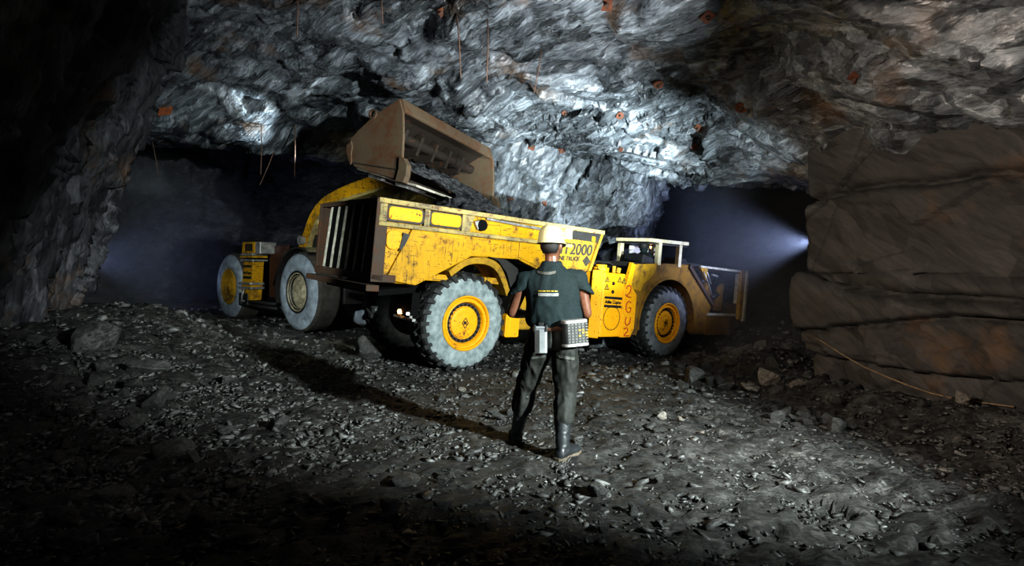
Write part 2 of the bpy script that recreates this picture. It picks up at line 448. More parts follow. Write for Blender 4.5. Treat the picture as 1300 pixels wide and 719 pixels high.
# ------------------------------------------------------------------ ground
def ground_plane(x, y):
    c = np.interp(y, [0, 4.3, 8.2, 11.2, 13.5, 18], [0.02, 0.02, -0.108, -0.14, -0.26, -0.25])
    k = np.interp(y, [3.5, 8.0], [0.0, 0.072])
    return c - k * np.clip(x, -9, 4)
def ground_z(x, y):
    x = np.asarray(x, float); y = np.asarray(y, float)
    z = ground_plane(x, y)
    # rubble banks: left wall foot, right wall foot, in front of the truck nose
    z = z + .55 * np.exp(-(((x + 6.3) / 1.5) ** 2 + ((y - 8.3) / 2.6) ** 2))
    z = z + .35 * np.exp(-(((x + 5.2) / 1.4) ** 2 + ((y - 5.0) / 2.5) ** 2))
    z = z + .30 * np.exp(-(((x - (5.2 - .13 * y)) / .55) ** 2)) * np.clip((y - 3) / 2, 0, 1) * np.clip((10 - y) / 2, 0, 1)
    z = z + .50 * np.exp(-(((x - 4.5) / .9) ** 2 + ((y - 9.6) / 1.2) ** 2))
    z = z + .8 * np.exp(-(((x - 6.6) / 1.8) ** 2 + ((y - 13.5) / 2.0) ** 2))
    rough = np.clip(.35 + .65 * (np.abs(x + .6) / 3.2), .35, 1.2)
    z = z + rough * .10 * fbm(x * .9, y * .9, 11, 4)
    return z
def gz(x, y): return float(ground_z(np.array([x]), np.array([y]))[0])

ys = [1.2]
while ys[-1] < 18: ys.append(ys[-1] + .018 + .0062 * ys[-1])
xs = np.concatenate([np.arange(-12, -7, .12), np.arange(-7, 6, .045), np.arange(6, 11, .12)])
X, Y = np.meshgrid(xs, np.array(ys), indexing='ij')
Z = ground_z(X, Y)
a_, b_ = rot2(X, Y, .5)
lump = np.clip(.4 + .6 * np.abs(X + .5) / 3.5, .4, 1.3)
Z = Z + lump * (slabs(a_ / .34, b_ / .22, 21, .045, .10) + slabs(a_ / .15, b_ / .10, 23, .03, .075))
floor = grid_mesh('floor', np.stack([X, Y, Z], -1), M['ground'], kind='structure')

# ------------------------------------------------------------------ roof
CP = np.array([
 (0, 0, 5.3), (-4, 0, 5.2), (4, 0, 4.4), (0, 5, 5.25), (0, 7.2, 5.05), (-2, 9, 4.9), (0.5, 9, 4.7), (-1.5, 11, 4.5), (.5, 11, 4.3), (.8, 13, 3.9), (-1, 13, 4.0),
 (-4.2, 7.4, 5.2), (-7, 8.8, 5.0), (-5.9, 10.8, 5.05), (-4.0, 10.8, 4.9), (-6.8, 10.9, 4.6), (-5.5, 12.0, 4.1), (-3.9, 13.0, 3.85), (-6.6, 11.7, 4.1), (-4.4, 12.0, 4.5), (-2.6, 12.6, 4.1),
 (4.2, 7.6, 2.95), (4.6, 6.6, 3.1), (5.0, 5.4, 3.05), (3.75, 8.7, 3.6), (4.9, 7.6, 2.8), (5.4, 6.4, 2.9), (5.6, 5, 2.9), (3.2, 9.2, 4.35), (3.75, 10.3, 3.25), (2.96, 11.4, 3.25), (4.5, 8.3, 3.05), (2.4, 9.8, 4.3), (1.9, 11.2, 4.0), (3.5, 7.2, 4.2), (3.9, 5.5, 4.0), (4.2, 4, 4.0), (2, 6, 5.0), (1.5, 8, 4.8),
 (6, 14, 3.9), (9, 14, 3.9), (5, 17, 4.3), (6, 11, 3.2), (7, 9, 3.0), (4.2, 13, 3.8), (8, 5, 2.9), (-8, 15, 5.0), (-5, 16, 5.0), (-11, 12, 4.6), (-10, 17, 5.3), (-5.2, 14, 4.7), (-9, 6, 5), (0, 17, 3.4), (-9, 1, 5), (8, 0, 4)], float)
def rbf(cp):
    p = cp[:, :2]; n = len(p)
    d = np.linalg.norm(p[:, None] - p[None], axis=-1)
    A = np.zeros((n + 3, n + 3)); A[:n, :n] = d + np.eye(n) * -.02
    A[:n, n] = 1; A[:n, n + 1:] = p; A[n, :n] = 1; A[n + 1:, :n] = p.T
    w = np.linalg.solve(A, np.concatenate([cp[:, 2], [0, 0, 0]]))
    def f(x, y):
        r = w[n] + w[n + 1] * x + w[n + 2] * y
        for i in range(n): r = r + w[i] * np.hypot(x - p[i, 0], y - p[i, 1])
        return r
    return f
roof_f = rbf(CP)
X, Y = np.meshgrid(np.arange(-11.5, 8.5, .042), np.concatenate([np.arange(-1, 4, .2), np.arange(4, 13.6, .042), np.arange(13.6, 18.5, .12)]), indexing='ij')
Z = roof_f(X, Y)
P = np.stack([X, Y, Z], -1)
nrm = grid_normals(P); nrm *= -np.sign(nrm[..., 2:3])          # down into the chamber
band = np.exp(-(((X - 2.2) / 2.6) ** 2 + ((Y - 10.6) / 1.6) ** 2))
D = rock_disp(X, Y - .8 * Z, 31, -.55, 1.0, fine=0)
def blur(A, k):
    ker = np.hanning(2 * k + 3)[1:-1]; ker /= ker.sum()
    for ax in (0, 1):
        A = np.apply_along_axis(lambda r: np.convolve(np.pad(r, k, mode='edge'), ker, 'valid'), ax, A)
    return A
P = P + nrm * blur(D, 3)[..., None]
nrm = grid_normals(P); nrm *= -np.sign(nrm[..., 2:3])
D = rock_fine(P[..., 0], P[..., 1] - .8 * P[..., 2], 31, -.55, .45 + 1.25 * band)
P = P + nrm * D[..., None]
ceiling = grid_mesh('ceiling', P, M['roof_rock'], flip=True, kind='structure')

# ------------------------------------------------------------------ walls
def wall(name, path, mat, z0, z1, step, lean, seed, ang, amp, big=(1.3, .7), disp=None, soft=.35):
    path = np.array(path, float)
    seg = np.hypot(*np.diff(path, axis=0).T); cum = np.concatenate([[0], np.cumsum(seg)])
    s = np.arange(0, cum[-1], step); z = np.arange(z0, z1, step)
    # rounded path
    px = np.interp(s, cum, path[:, 0]); py = np.interp(s, cum, path[:, 1])
    k = max(3, int(soft / step)) | 1
    ker = np.hanning(k + 2)[1:-1]; ker /= ker.sum()
    pad = lambda a: np.convolve(np.pad(a, k // 2, mode='edge'), ker, 'valid')
    px, py = pad(px), pad(py)
    S, Zz = np.meshgrid(s, z, indexing='ij')
    lx, ly = lean(S, Zz)
    P = np.stack([px[:, None] + lx, py[:, None] + ly, Zz], -1)
    n = grid_normals(P)
    d = disp(S, Zz) if disp is not None else rock_disp(S, Zz, seed, ang, amp, big)
    P = P + n * d[..., None]
    return grid_mesh(name, P, mat, kind='structure')

def left_lean(s, z):
    t = np.clip(z / 5.0, 0, 1.2) ** 1.45
    return 2.75 * t, -1.5 * t * np.clip((s - 3) / 6, 0, 1)
# path order gives normals that point into the chamber
wall('wall_left', [(-4.6, -2), (-5.1, 3), (-5.9, 6.0), (-7.15, 9.0), (-7.9, 9.9), (-9.6, 11.2), (-13, 12.2)], M['left_rock'], -.4, 5.9, .06, left_lean, 41, 1.1, .75, (1.6, .6))

def right_disp(S, Zz):
    d = .10 * fbm(S * .35, Zz * .35, 71, 2)
    # bedding cracks: height lines that wander along the wall
    def crack(z0, slope, width, depth, seed):
        zz = z0 + slope * (S - 10.05) + .09 * fbm(S * 1.1, S * 0 + seed, seed, 4)
        q = Zz - zz
        return -depth * np.exp(-np.abs(q) / (width * .6)), q
    lines = [(1.37, -.08, .05, .32, 81), (.63, .16, .035, .22, 82), (2.50, -.02, .05, .28, 83), (.30, .03, .03, .16, 84), (1.42, 2.0, .03, .14, 85), (2.25, .75, .03, .16, 87), (1.95, .10, .012, .05, 88)]
    for i, (z0, sl, w, dp, sd) in enumerate(lines):
        c, q = crack(z0, sl, w, dp, sd)
        d = d + c
        if i < 4: d = d + .10 * (1 if i % 2 else -1) / (1 + np.exp(-np.clip(q / .008, -30, 30)))
    # cross joints that step the slabs
    a, b = rot2(S, Zz, .12)
    d = d + slabs(a / 1.3, b / .8, 91, .12, .06)
    a, b = rot2(S, Zz, .9)
    lowm = np.clip((1.2 - Zz) / .5, 0, 1)
    d = d + slabs(a / .45, b / .25, 93, .07, .07) * (.10 + .9 * lowm)
    a2, b2 = rot2(S, Zz, 1.05)
    d = d + .012 * np.sin(b2 * 9 + 3 * fbm(S * .8, Zz * .8, 97, 3))
    return d
def right_lean(s, z):
    t = np.clip(z / 3.0, 0, 1.6)
    return .09 - .10 * t + .15 * np.clip((z - 1.28) / .12, 0, 1) + .0 * s + .25 * np.clip(.5 - t, 0, 1), .12 * t
wall('wall_right', [(13, 11.8), (9.5, 11.2), (6.4, 9.9), (4.75, 8.6), (4.1, 7.8), (4.45, 6.6), (4.85, 5.2), (5.2, 3.2), (5.3, -1)], M['right_rock'], -.9, 5.2, .032, right_lean, 43, .1, .6, disp=right_disp, soft=.14)
wall('wall_back', [(-4.4, 18.5), (-3.4, 16), (-2.4, 14.0), (-.8, 13.1), (1.1, 13.0), (2.5, 12.5), (3.1, 13.1), (3.6, 14.5), (4.2, 18.5)], M['back_rock'], -.9, 5.4, .06, lambda s, z: (0 * s, -.35 * np.clip(z - 1.5, 0, 3) ** 1.1), 45, 1.0, .9)
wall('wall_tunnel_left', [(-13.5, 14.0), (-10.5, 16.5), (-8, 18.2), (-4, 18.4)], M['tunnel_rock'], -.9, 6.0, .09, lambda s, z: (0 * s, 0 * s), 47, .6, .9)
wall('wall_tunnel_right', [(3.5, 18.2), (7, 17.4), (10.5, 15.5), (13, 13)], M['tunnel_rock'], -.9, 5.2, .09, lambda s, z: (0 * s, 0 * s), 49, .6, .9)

# ================================================================== MINE TRUCK
def frame(O, U, V, _w, base):
    O = Vector(O); U = Vector(U).normalized(); V = Vector(V); V = (V - U * V.dot(U)).normalized(); W = U.cross(V)
    m = Matrix((U, V, W)).transposed().to_4x4(); m.translation = O - W * base
    return m
TR = .75
truck = empty('mine_truck', frame((-.66771, 8.2, .66829), (.78741, .61329, -.06221), (-.61087, .78984, .05466), None, TR))
tag(truck, 'low yellow underground dump truck parked across the cavern floor being loaded', 'truck')
TO = (0, 0, TR)
def tb(): return MB(TO)

def make_lug_wheel(parent, loc, far, side_mat, rim_mat, rim_detail=True):
    w = MB()
    prof = [(.40, .035), (.43, .012), (.50, -.004), (.58, .0), (.645, .02), (.69, .06), (.705, .11), (.705, .37), (.69, .42), (.645, .46), (.58, .48), (.50, .484), (.43, .468), (.40, .445)]
    w.lathe_y(prof, n=64)
    wheel = w.build('wheel', side_mat, parent, smooth=True)
    t = MB()
    t.lathe_y([(.66, .035), (.700, .062), (.716, .11), (.716, .37), (.700, .418), (.66, .445), (.6, .40), (.6, .08)], n=64)
    NL = 26
    for k in range(NL):
        for s_ in (0, 1):
            a0 = 2 * PI * (k + .5 * s_) / NL
            y0, y1 = (.012, .27) if s_ == 0 else (.468, .21)
            sgn = 1 if s_ == 0 else -1
            # block: shoulder end wide, sweeps round the crown
            pts = []
            for (yy, da, r0, r1, wd) in ((y0 - sgn * .006, 0, .635, .665, .052), (y0 + sgn * .035, .02, .66, .742, .066), (y0 + sgn * .10, .05, .68, .757, .066), (y1, .17, .68, .760, .058)):
                ring = []
                for r, sg in ((r0, -1), (r1, -1), (r1, 1), (r0, 1)):
                    a = a0 + da + sg * wd * .5 / .7
                    ring.append(t.bm.verts.new((r * math.cos(a), yy, r * math.sin(a))))
                pts.append(ring)
            for i in range(3):
                for j in range(4):
                    l = (j + 1) % 4
                    t.bm.faces.new((pts[i][j], pts[i][l], pts[i + 1][l], pts[i + 1][j]))
            t.bm.faces.new(pts[0]); t.bm.faces.new(list(reversed(pts[3])))
    t.build('tread', M['tyre_black'], wheel)
    r = MB()
    r.lathe_y([(.405, .03), (.415, .012), (.40, .0), (.385, .012), (.372, .045), (.355, .050), (.345, .035), (.325, .030), (.315, .045), (.30, .085), (.30, .40), (.405, .40)], n=64)
    rim = r.build('rim', rim_mat, wheel, smooth=False)
    h = MB()
    h.lathe_y([(0, .052), (.10, .052), (.115, .060), (.20, .066), (.235, .075), (.24, .095), (.31, .10), (.31, .2), (0, .2)], n=48, close=False)
    hub = h.build('hub', rim_mat, wheel)
    if rim_detail:
        b = MB(); b.cyl((0, .055, 0), (0, .11, 0), .015, n=6); bme = b.mesh('wheel_bolt')
        for k in range(24):
            a = 2 * PI * k / 24
            link('wheel_bolt', bme, M['dark'] if k == 0 else None, wheel).location = (.272 * math.cos(a), 0, .272 * math.sin(a))
        g = MB(); g.lathe_y([(.25, .0965), (.308, .0985), (.308, .092), (.25, .092)], n=48); g.build('bolt_ring', M['dark'], wheel)
        d = MB()
        ds = [(0, .085), (.06, 0), (0, -.085), (-.06, 0)]; di = [(x * .8, z * .8) for x, z in ds]
        for i in range(4):
            j = (i + 1) % 4
            q = [ds[i], ds[j], di[j], di[i]]
            d.prism(q, 'y', .044, .056)
        for q in ([(-.032, -.022), (-.02, -.022), (-.012, .028), (-.024, .028)], [(-.02, .028), (-.008, .028), (.004, -.022), (-.008, -.022)], [(-.006, -.022), (.006, -.022), (.014, .028), (.002, .028)], [(.004, .028), (.016, .028), (.032, -.022), (.02, -.022)]):
            d.prism(q, 'y', .044, .056)
        d.build('hub_emblem', M['black_paint'], wheel)
    wheel.location = (loc[0], loc[1], loc[2] + TR)
    wheel.rotation_euler = (0, 0.09 * loc[0], PI if far else 0)
    return wheel
wr = make_lug_wheel(truck, (0, 0, 0), False, M['tyre_dust'], M['yellow_clean'])
wf = make_lug_wheel(truck, (4.892, .02, 0), False, M['tyre_dust_dull'], M['yellow_clean'])
for src, loc in ((wr, (0, 2.22, 0)), (wf, (4.892, 2.2, 0))):
    c = src.copy(); COL.objects.link(c); c.parent = truck; c.location = (loc[0], loc[1], TR); c.rotation_euler = (0, .3, PI)
    for ch in list(src.children):
        if ch.name.startswith('wheel_bolt'): continue
        d = ch.copy(); COL.objects.link(d); d.parent = c

# chassis ------------------------------------------------------------
m = tb()
m.box2((-.35, .62, -.10), (3.0, 1.50, .52)); m.box2((-.9, .08, .10), (-.78, .75, .42)); m.box2((-.85, .62, .30), (-.3, .78, .52)); m.box2((-.85, 1.3, .36), (-.3, 1.46, .52))
m.cyl((0, .35, 0), (0, 1.9, 0), .16); m.ball((0, 1.1, 0), .30)
m.cyl((4.89, .35, 0), (4.89, 1.9, 0), .16); m.box2((2.3, .55, -.05), (3.4, 1.6, .55))
for uu in (0, 4.892): m.cyl((uu, 1.66, 0), (uu, 1.80, 0), .43, n=32); m.cyl((uu, .40, 0), (uu, .54, 0), .43, n=32)
m.build('chassis', M['darker'], truck)
for vv, mt in ((.40, 'lamp_warm'), (.14, 'lamp_white')):
    l = tb(); l.cyl((-.93, vv, .12), (-.885, vv, .12), .034 if vv > .3 else .022, n=14); l.build('tail_lamp', M[mt], truck)
l = tb(); l.box2((-.90, .02, .02), (-.85, .62, .06)); l.box2((-.9, .1, .06), (-.86, .14, .24)); l.build('lamp_bracket', M['steel'], truck, bevel=.004)

# dump box -----------------------------------------------------------
m = tb()
# near and far lower flanks (above the wheel the side is cut away)
side = [(-1.50, .60), (-1.36, .55), (-.90, .53), (.0, 1.00), (.9, 1.02), (1.40, .86), (2.46, .92), (2.73, 1.64), (-1.50, 1.64)]
m.prism(side, 'y', .05, .12); m.prism([(-1.22, .60)] + side[2:-1] + [(-1.22, 1.64)], 'y', 2.08, 2.15)
m.prism([(2.46, .92), (2.73, 1.64), (2.66, 1.64), (2.40, .92)], 'y', .12, 2.08)       # head board
m.box2((-1.40, .12, .60), (2.45, 2.08, .70))                                        # bottom
m.build('dump_box', M['yellow'], truck, bevel=.012)
# trapezoid stiffener plate
m = tb(); m.prism([(-1.36, .585), (-.90, .53), (-.02, 1.0), (-.02, 1.30), (-1.02, 1.30)], 'y', .0, .06); m.build('side_plate', M['yellow'], truck, bevel=.012)
m = tb(); m.prism([(-.02, 1.0), (.35, 1.03), (.35, 1.28), (.9, 1.28), (.9, 1.05), (1.40, .9), (1.75, .9), (1.75, 1.30), (-.02, 1.30)], 'y', .03, .06); m.build('flank_plate', M['yellow'], truck, bevel=.01)
# front panel with the lettering
m = tb(); m.prism([(1.76, .88), (2.44, .93), (2.70, 1.60), (1.76, 1.60)], 'y', .035, .06); m.build('letter_panel', M['yellow_dull'], truck, bevel=.008)
# upper band with pocket openings
m = tb()
m.prism([(-1.53, 1.30), (2.0, 1.30), (2.0, 1.36), (-1.53, 1.36)], 'y', -.03, .06)      # lower ledge
m.prism([(-1.55, 1.60), (2.76, 1.60), (2.76, 1.67), (-1.55, 1.67)], 'y', -.04, .14)    # top rail
m.prism([(-1.55, 1.60), (2.76, 1.60), (2.76, 1.67), (-1.55, 1.67)], 'y', 2.06, 2.24)
m.prism([(-1.53, 1.36), (-1.42, 1.36), (-1.42, 1.60), (-1.53, 1.60)], 'y', -.025, .06)
m.prism([(-.86, 1.36), (-.77, 1.36), (-.77, 1.60), (-.86, 1.60)], 'y', -.02, .06)
m.prism([(-.24, 1.36), (-.10, 1.36), (-.02, 1.60), (-.24, 1.60)], 'y', -.02, .06)
m.build('top_rail', M['rail'], truck, bevel=.012)
def rounded(x0, x1, z0, z1, r, n=5):
    out = []
    for cx, cz, a in ((x1 - r, z0 + r, -PI / 2), (x1 - r, z1 - r, 0), (x0 + r, z1 - r, PI / 2), (x0 + r, z0 + r, PI)):
        for i in range(n + 1):
            t = a + PI / 2 * i / n; out.append((cx + r * math.cos(t), cz + r * math.sin(t)))
    return out
for x0, x1 in ((-1.39, -.89), (-.745, -.255)):
    m = tb(); m.prism(rounded(x0 - .03, x1 + .03, 1.375, 1.59, .06), 'y', .0, .055); m.build('pocket_frame', M['dark'], truck)
    m = tb(); m.prism(rounded(x0, x1, 1.40, 1.575, .05), 'y', -.012, .055); m.build('pocket_panel', M['yellow_clean'], truck, bevel=.006)
m = tb(); m.prism(rounded(-1.38, -1.16, 1.0, 1.26, .09), 'y', .02, .06); m.build('pocket_panel', M['yellow_clean'], truck, bevel=.006)
m = tb(); m.prism([(-1.2, .98), (-1.12, 1.06), (-1.05, 1.22), (-1.15, 1.24)], 'y', .0, .055); m.build('pocket_frame', M['dark'], truck)
m = tb(); m.cyl((.12, -.03, 1.48), (.12, .06, 1.48), .085, n=18); m.build('pin_hole', M['darker'], truck)
m = tb(); m.prism([(-.02, 1.52), (.10, 1.56), (.05, 1.40)], 'y', -.02, .05); m.prism([(.2, 1.57), (1.9, 1.50), (1.9, 1.55), (.2, 1.60)], 'y', -.02, .06); m.build('wear_strip', M['steel'], truck, bevel=.004)
m = tb(); m.box2((1.82, -.02, 1.44), (1.98, .05, 1.62)); m.build('cream_patch', M['cream'], truck, bevel=.004)
m = tb(); m.prism([(2.02, 1.45), (2.64, 1.45), (2.70, 1.60), (2.02, 1.60)], 'y', .0, .05); m.build('dark_panel', M['dark'], truck, bevel=.004)  # plain dark panel on the box side below the top rail
m = tb(); m.box2((2.48, -.008, 1.46), (2.56, .01, 1.54)); m.build('yellow_marker', M['yellow_clean'], truck)
m = tb(); m.prism([(2.70, 1.60), (2.76, 1.60), (2.52, .93), (2.46, .93)], 'y', -.01, .12); m.build('front_edge', M['yellow_dull'], truck, bevel=.006)
text_obj('lettering', 'MT2000', .27, (1.62, .030, 1.185 + TR), (1, 0, .02), (0, 0, 1), M['grey_letter'], truck, .003, sx=1.0, shear=.12, bold=.006)
text_obj('lettering', 'MINE TRUCK', .10, (1.66, .030, 1.075 + TR), (1, 0, .02), (0, 0, 1), M['grey_letter'], truck, .003, shear=.1, bold=.003)
m = tb()
for q in ([(2.42, 1.20), (2.52, 1.10), (2.42, 1.0), (2.32, 1.10)],): m.prism(q, 'y', .028, .036)
m.build('emblem', M['grey_letter'], truck)
# rear corner posts, tail gate with upright ribs
for v0, v1 in ((-.02, .20), (2.15, 2.22)):
    m = tb(); m.prism([(-1.58, .58), (-1.40, .55), (-1.40, 1.66), (-1.57, 1.66)], 'y', v0, v1); m.build('corner_post', M['rusty'], truck, bevel=.012)
m = tb(); m.box2((-1.30, .2, .62), (-1.22, 2.16, 1.62)); m.build('tail_gate', M['darker'], truck)
for i in range(6):
    v = .30 + .305 * i
    m = tb(); m.prism([(-1.57, .66), (-1.26, .66), (-1.26, 1.60), (-1.50, 1.60)], 'y', v, v + .035); rb = m.build('tail_rib', M['darker'], truck)
    m = tb(); m.prism([(-1.575, .66), (-1.55, .66), (-1.485, 1.60), (-1.51, 1.60)], 'y', v - .002, v + .037); m.build('lit_rib_edge', M['pale_steel'], rb)  # pale strip paints a lit front edge onto the black rib
m = tb(); m.box2((-1.56, .0, 1.60), (-1.24, 2.22, 1.67)); m.build('tail_rail', M['rusty'], truck, bevel=.01)
m = tb(); m.box2((-1.58, -.02, .55), (-1.22, 2.22, .655)); m.build('tail_sill', M['rusty'], truck, bevel=.01)
m = tb(); m.box2((-1.70, -.18, .435), (-1.52, 2.25, .52)); m.build('tail_beam', M['rusty'], truck, bevel=.012)
m = tb(); m.prism([(-1.4, .44), (-.85, .50), (-.85, .42), (-1.4, .36)], 'y', .1, 2.1); m.build('under_beam', M['darker'], truck)
def smooth_poly(c, n=5):
    P_ = [Vector(p) for p in c]; r = []
    for i in range(len(P_) - 1):
        p0 = P_[max(i - 1, 0)]; p1 = P_[i]; p2 = P_[i + 1]; p3 = P_[min(i + 2, len(P_) - 1)]
        for k in range(n):
            t = k / n
            r.append(tuple(.5 * ((2 * p1) + (p2 - p0) * t + (2 * p0 - 5 * p1 + 4 * p2 - p3) * t * t + (3 * p1 - p0 - 3 * p2 + p3) * t ** 3)))
    return r + [c[-1]]
# rear fender with its hanging flap
m = tb()
outer = [(-.39, .76), (-.11, .95), (.2, 1.0), (.45, .95), (.62, .78), (.78, .46)]
inner = [(.70, .43), (.55, .70), (.40, .85), (.18, .90), (-.08, .86), (-.34, .68)]
m.prism(smooth_poly(outer) + smooth_poly(inner), 'y', .0, .5); m.build('fender', M['yellow_dull'], truck, bevel=.008)
m = tb()
gp = [(.30, 1.02), (.62, 1.0), (.86, .88), (.98, .55), (.97, .22), (.80, .18), (.80, .45), (.66, .78), (.48, .96)]
m.prism(gp, 'y', -.02, .35); m.build('mud_flap', M['dark'], truck, bevel=.01)
m = tb(); m.prism(rounded(.72, 1.0, -.22, .14, .03), 'y', .0, .3); m.build('step_box', M['yellow_clean'], truck, bevel=.01)
# mid section between box and tractor
m = tb(); m.box2((1.0, .12, -.12), (2.35, .9, .78)); m.build('side_tank', M['yellow_dull'], truck, bevel=.02)
m = tb(); m.box2((2.36, .3, -.1), (2.7, 1.9, .9)); m.build('hitch_block', M['darker'], truck)
for i in range(4):
    m = tb(); m.tube([(2.38, .16, .17 - .075 * i), (2.55, .12, .17 - .075 * i), (2.72, .2, .15 - .075 * i)], .016); m.build('hose', M['yellow_dull'] if i % 2 == 0 else M['dark'], truck, smooth=True)
# tractor rear locker -------------------------------------------------
m = tb(); m.prism([(2.74, .14), (2.90, .0), (3.46, .0), (3.46, .85), (2.74, .85)], 'z', -.25, .93)
cab_lock = m.build('locker', M['yellow_clean'], truck, bevel=.02)
m = tb(); m.prism([(2.70, .13), (2.82, -.01), (2.86, .01), (2.75, .16)], 'z', -.27, .96); m.build('locker_edge', M['yellow_clean'], truck, bevel=.01)
m = tb(); m.prism([(3.42, -.26), (3.70, -.26), (3.80, -.1), (3.80, .55), (3.62, .72), (3.70, 1.12), (3.60, 1.16), (3.50, .80), (3.42, .6)], 'y', -.02, .07); m.build('locker_flank', M['yellow_clean'], truck, bevel=.01)
m = tb(); m.cyl((3.04, .25, .93), (3.04, .25, 1.02), .15, n=20); m.cyl((3.04, .25, 1.02), (3.04, .25, 1.07), .11, n=20); m.build('filler_cap', M['yellow_clean'], truck, bevel=.008)
m = tb(); m.box2((2.85, .45, .9), (3.55, 1.7, 1.08)); m.box2((2.7, .9, .7), (3.6, 2.0, 1.0)); m.build('engine_cover', M['dark'], truck, bevel=.015)
m = tb(); m.cyl((3.25, .12, .93), (3.25, .12, 1.06), .035); m.cyl((3.40, .15, .93), (3.42, .15, 1.03), .045); m.cyl((2.92, .2, .93), (2.92, .2, 1.03), .03)
m.build('pipe_stub', M['yellow_dull'], truck)
m = tb(); m.tube([(2.8, .3, 1.0), (3.0, .35, 1.12), (3.3, .3, 1.12), (3.5, .25, 1.02)], .025); m.tube([(2.75, .4, .95), (2.95, .45, 1.08), (3.4, .42, 1.1), (3.55, .35, 1.0)], .02); m.build('hose', M['black_plastic'], truck, smooth=True)
# decals
def tri(cx, cz, r):
    m = tb(); m.prism([(cx - r, cz - r * .8), (cx + r, cz - r * .8), (cx, cz + r * .9)], 'y', -.006, .002); m.build('warning_sign', M['black_paint'], truck)
    m = tb(); m.prism([(cx - r * .72, cz - r * .62), (cx + r * .72, cz - r * .62), (cx, cz + r * .6)], 'y', -.009, .001); o = m.build('warning_field', M['yellow_letter'], truck)
    m = tb(); m.prism([(cx - .006, cz - r * .15), (cx + .008, cz - r * .15), (cx + .012, cz + r * .32), (cx - .01, cz + r * .32)], 'y', -.011, .0); m.box2((cx - .008, -.011, cz - r * .45), (cx + .008, 0, cz - r * .28)); m.build('warning_mark', M['black_paint'], truck)
for cx, cz in ((2.965, .81), (2.965, .67), (3.30, .82), (3.42, .80)): tri(cx, cz, .065)
for cx, cz in ((3.13, .74), (3.13, .585)):
    m = tb(); m.cyl((cx, -.012, cz), (cx, .005, cz), .034, n=16); m.build('black_knob', M['black_plastic'], truck)
for z0 in (.455, .30):
    m = tb(); m.prism([(2.93, z0), (3.40, z0 - .012), (3.40, z0 + .033), (2.93, z0 + .045)], 'y', -.006, .002); m.build('decal_bar', M['black_paint'], truck)
text_obj('lettering', 'Atlas Copco', .085, (2.945, -.003, .372 + TR), (1, 0, -.02), (0, 0, 1), M['black_paint'], truck, .003, shear=.15, bold=.003, sx=1.02)
m = tb()
n = 40; c0 = (3.165, .10); ro, ri = .225, .213
for k in range(n):
    a0, a1 = 2 * PI * k / n, 2 * PI * (k + 1) / n
    m.prism([(c0[0] + ro * math.cos(a0), c0[1] + ro * math.sin(a0)), (c0[0] + ro * math.cos(a1), c0[1] + ro * math.sin(a1)), (c0[0] + ri * math.cos(a1), c0[1] + ri * math.sin(a1)), (c0[0] + ri * math.cos(a0), c0[1] + ri * math.sin(a0))], 'y', -.004, .002)
m.build('round_hatch_seam', M['dark'], truck)
# red spray number 2 G U 2 running down the flank
def stroke(pts):
    m = MB(); n_ = 8; path = []
    P_ = [Vector((p[0], -.024, p[1] + TR)) for p in pts]
    for i in range(len(P_) - 1):
        for k in range(n_):
            t = k / n_
            p0 = P_[max(i - 1, 0)]; p1 = P_[i]; p2 = P_[i + 1]; p3 = P_[min(i + 2, len(P_) - 1)]
            path.append(.5 * ((2 * p1) + (p2 - p0) * t + (2 * p0 - 5 * p1 + 4 * p2 - p3) * t * t + (3 * p1 - p0 - 3 * p2 + p3) * t ** 3))
    path.append(P_[-1])
    m.tube(path, .011, 6); m.build('spray_number', M['red_spray'], truck, smooth=True)
stroke([(3.47, .66), (3.52, .72), (3.60, .70), (3.59, .60), (3.50, .52), (3.63, .50)])
stroke([(3.64, .40), (3.56, .42), (3.51, .34), (3.53, .24), (3.62, .22), (3.65, .29), (3.59, .31)])
stroke([(3.54, .13), (3.52, .03), (3.57, -.03), (3.65, .02), (3.66, .13)])
stroke([(3.50, -.10), (3.58, -.08), (3.61, -.14), (3.52, -.22), (3.67, -.23)])
# tractor body with wheel arch ---------------------------------------
arch = [(4.892 + .90 * math.cos(a), .90 * math.sin(a)) for a in [math.radians(x) for x in range(-14, 196, 10)]]
body = [(3.64, 1.12), (4.70, 1.21), (5.47, 1.23), (6.42, .44), (6.28, -.24), (5.80, -.24)] + arch + [(3.95, -.24), (3.64, -.2)]
m = tb(); m.prism(body, 'y', .04, .12); m.build('arch_panel', M['yellow_brown'], truck, bevel=.01)
m = tb(); m.prism([(3.66, .66), (3.66, 1.13), (4.42, 1.19), (4.30, .96), (4.05, .78), (3.95, .62)], 'y', .02, .05); m.build('arch_plate', M['yellow_dull'], truck, bevel=.008)
m = tb()
rim_o = [(4.892 + .97 * math.cos(a), .97 * math.sin(a)) for a in [math.radians(x) for x in range(-10, 192, 10)]]
for i in range(len(rim_o) - 1):
    pass
ao = [(4.892 + .95 * math.cos(math.radians(x)), .95 * math.sin(math.radians(x))) for x in range(-12, 196, 8)]
ai = [(4.892 + .895 * math.cos(math.radians(x)), .895 * math.sin(math.radians(x))) for x in range(-12, 196, 8)]
m.prism(ao + ai[::-1], 'y', .02, .62); m.build('wheel_arch', M['yellow_brown'], truck)
m = tb(); m.box2((3.6, .62, -.2), (6.1, 2.1, .95)); m.prism([(5.0, .95), (6.0, .95), (5.9, .6), (6.3, .45), (5.47, 1.2)], 'y', .14, 2.0); m.build('tractor_core', M['darker'], truck)
m = tb(); m.prism([(5.47, 1.25), (6.44, .46), (6.44, .36), (5.44, 1.17)], 'y', -.01, .5); m.build('slope_rail', M['rusty'], truck, bevel=.008)
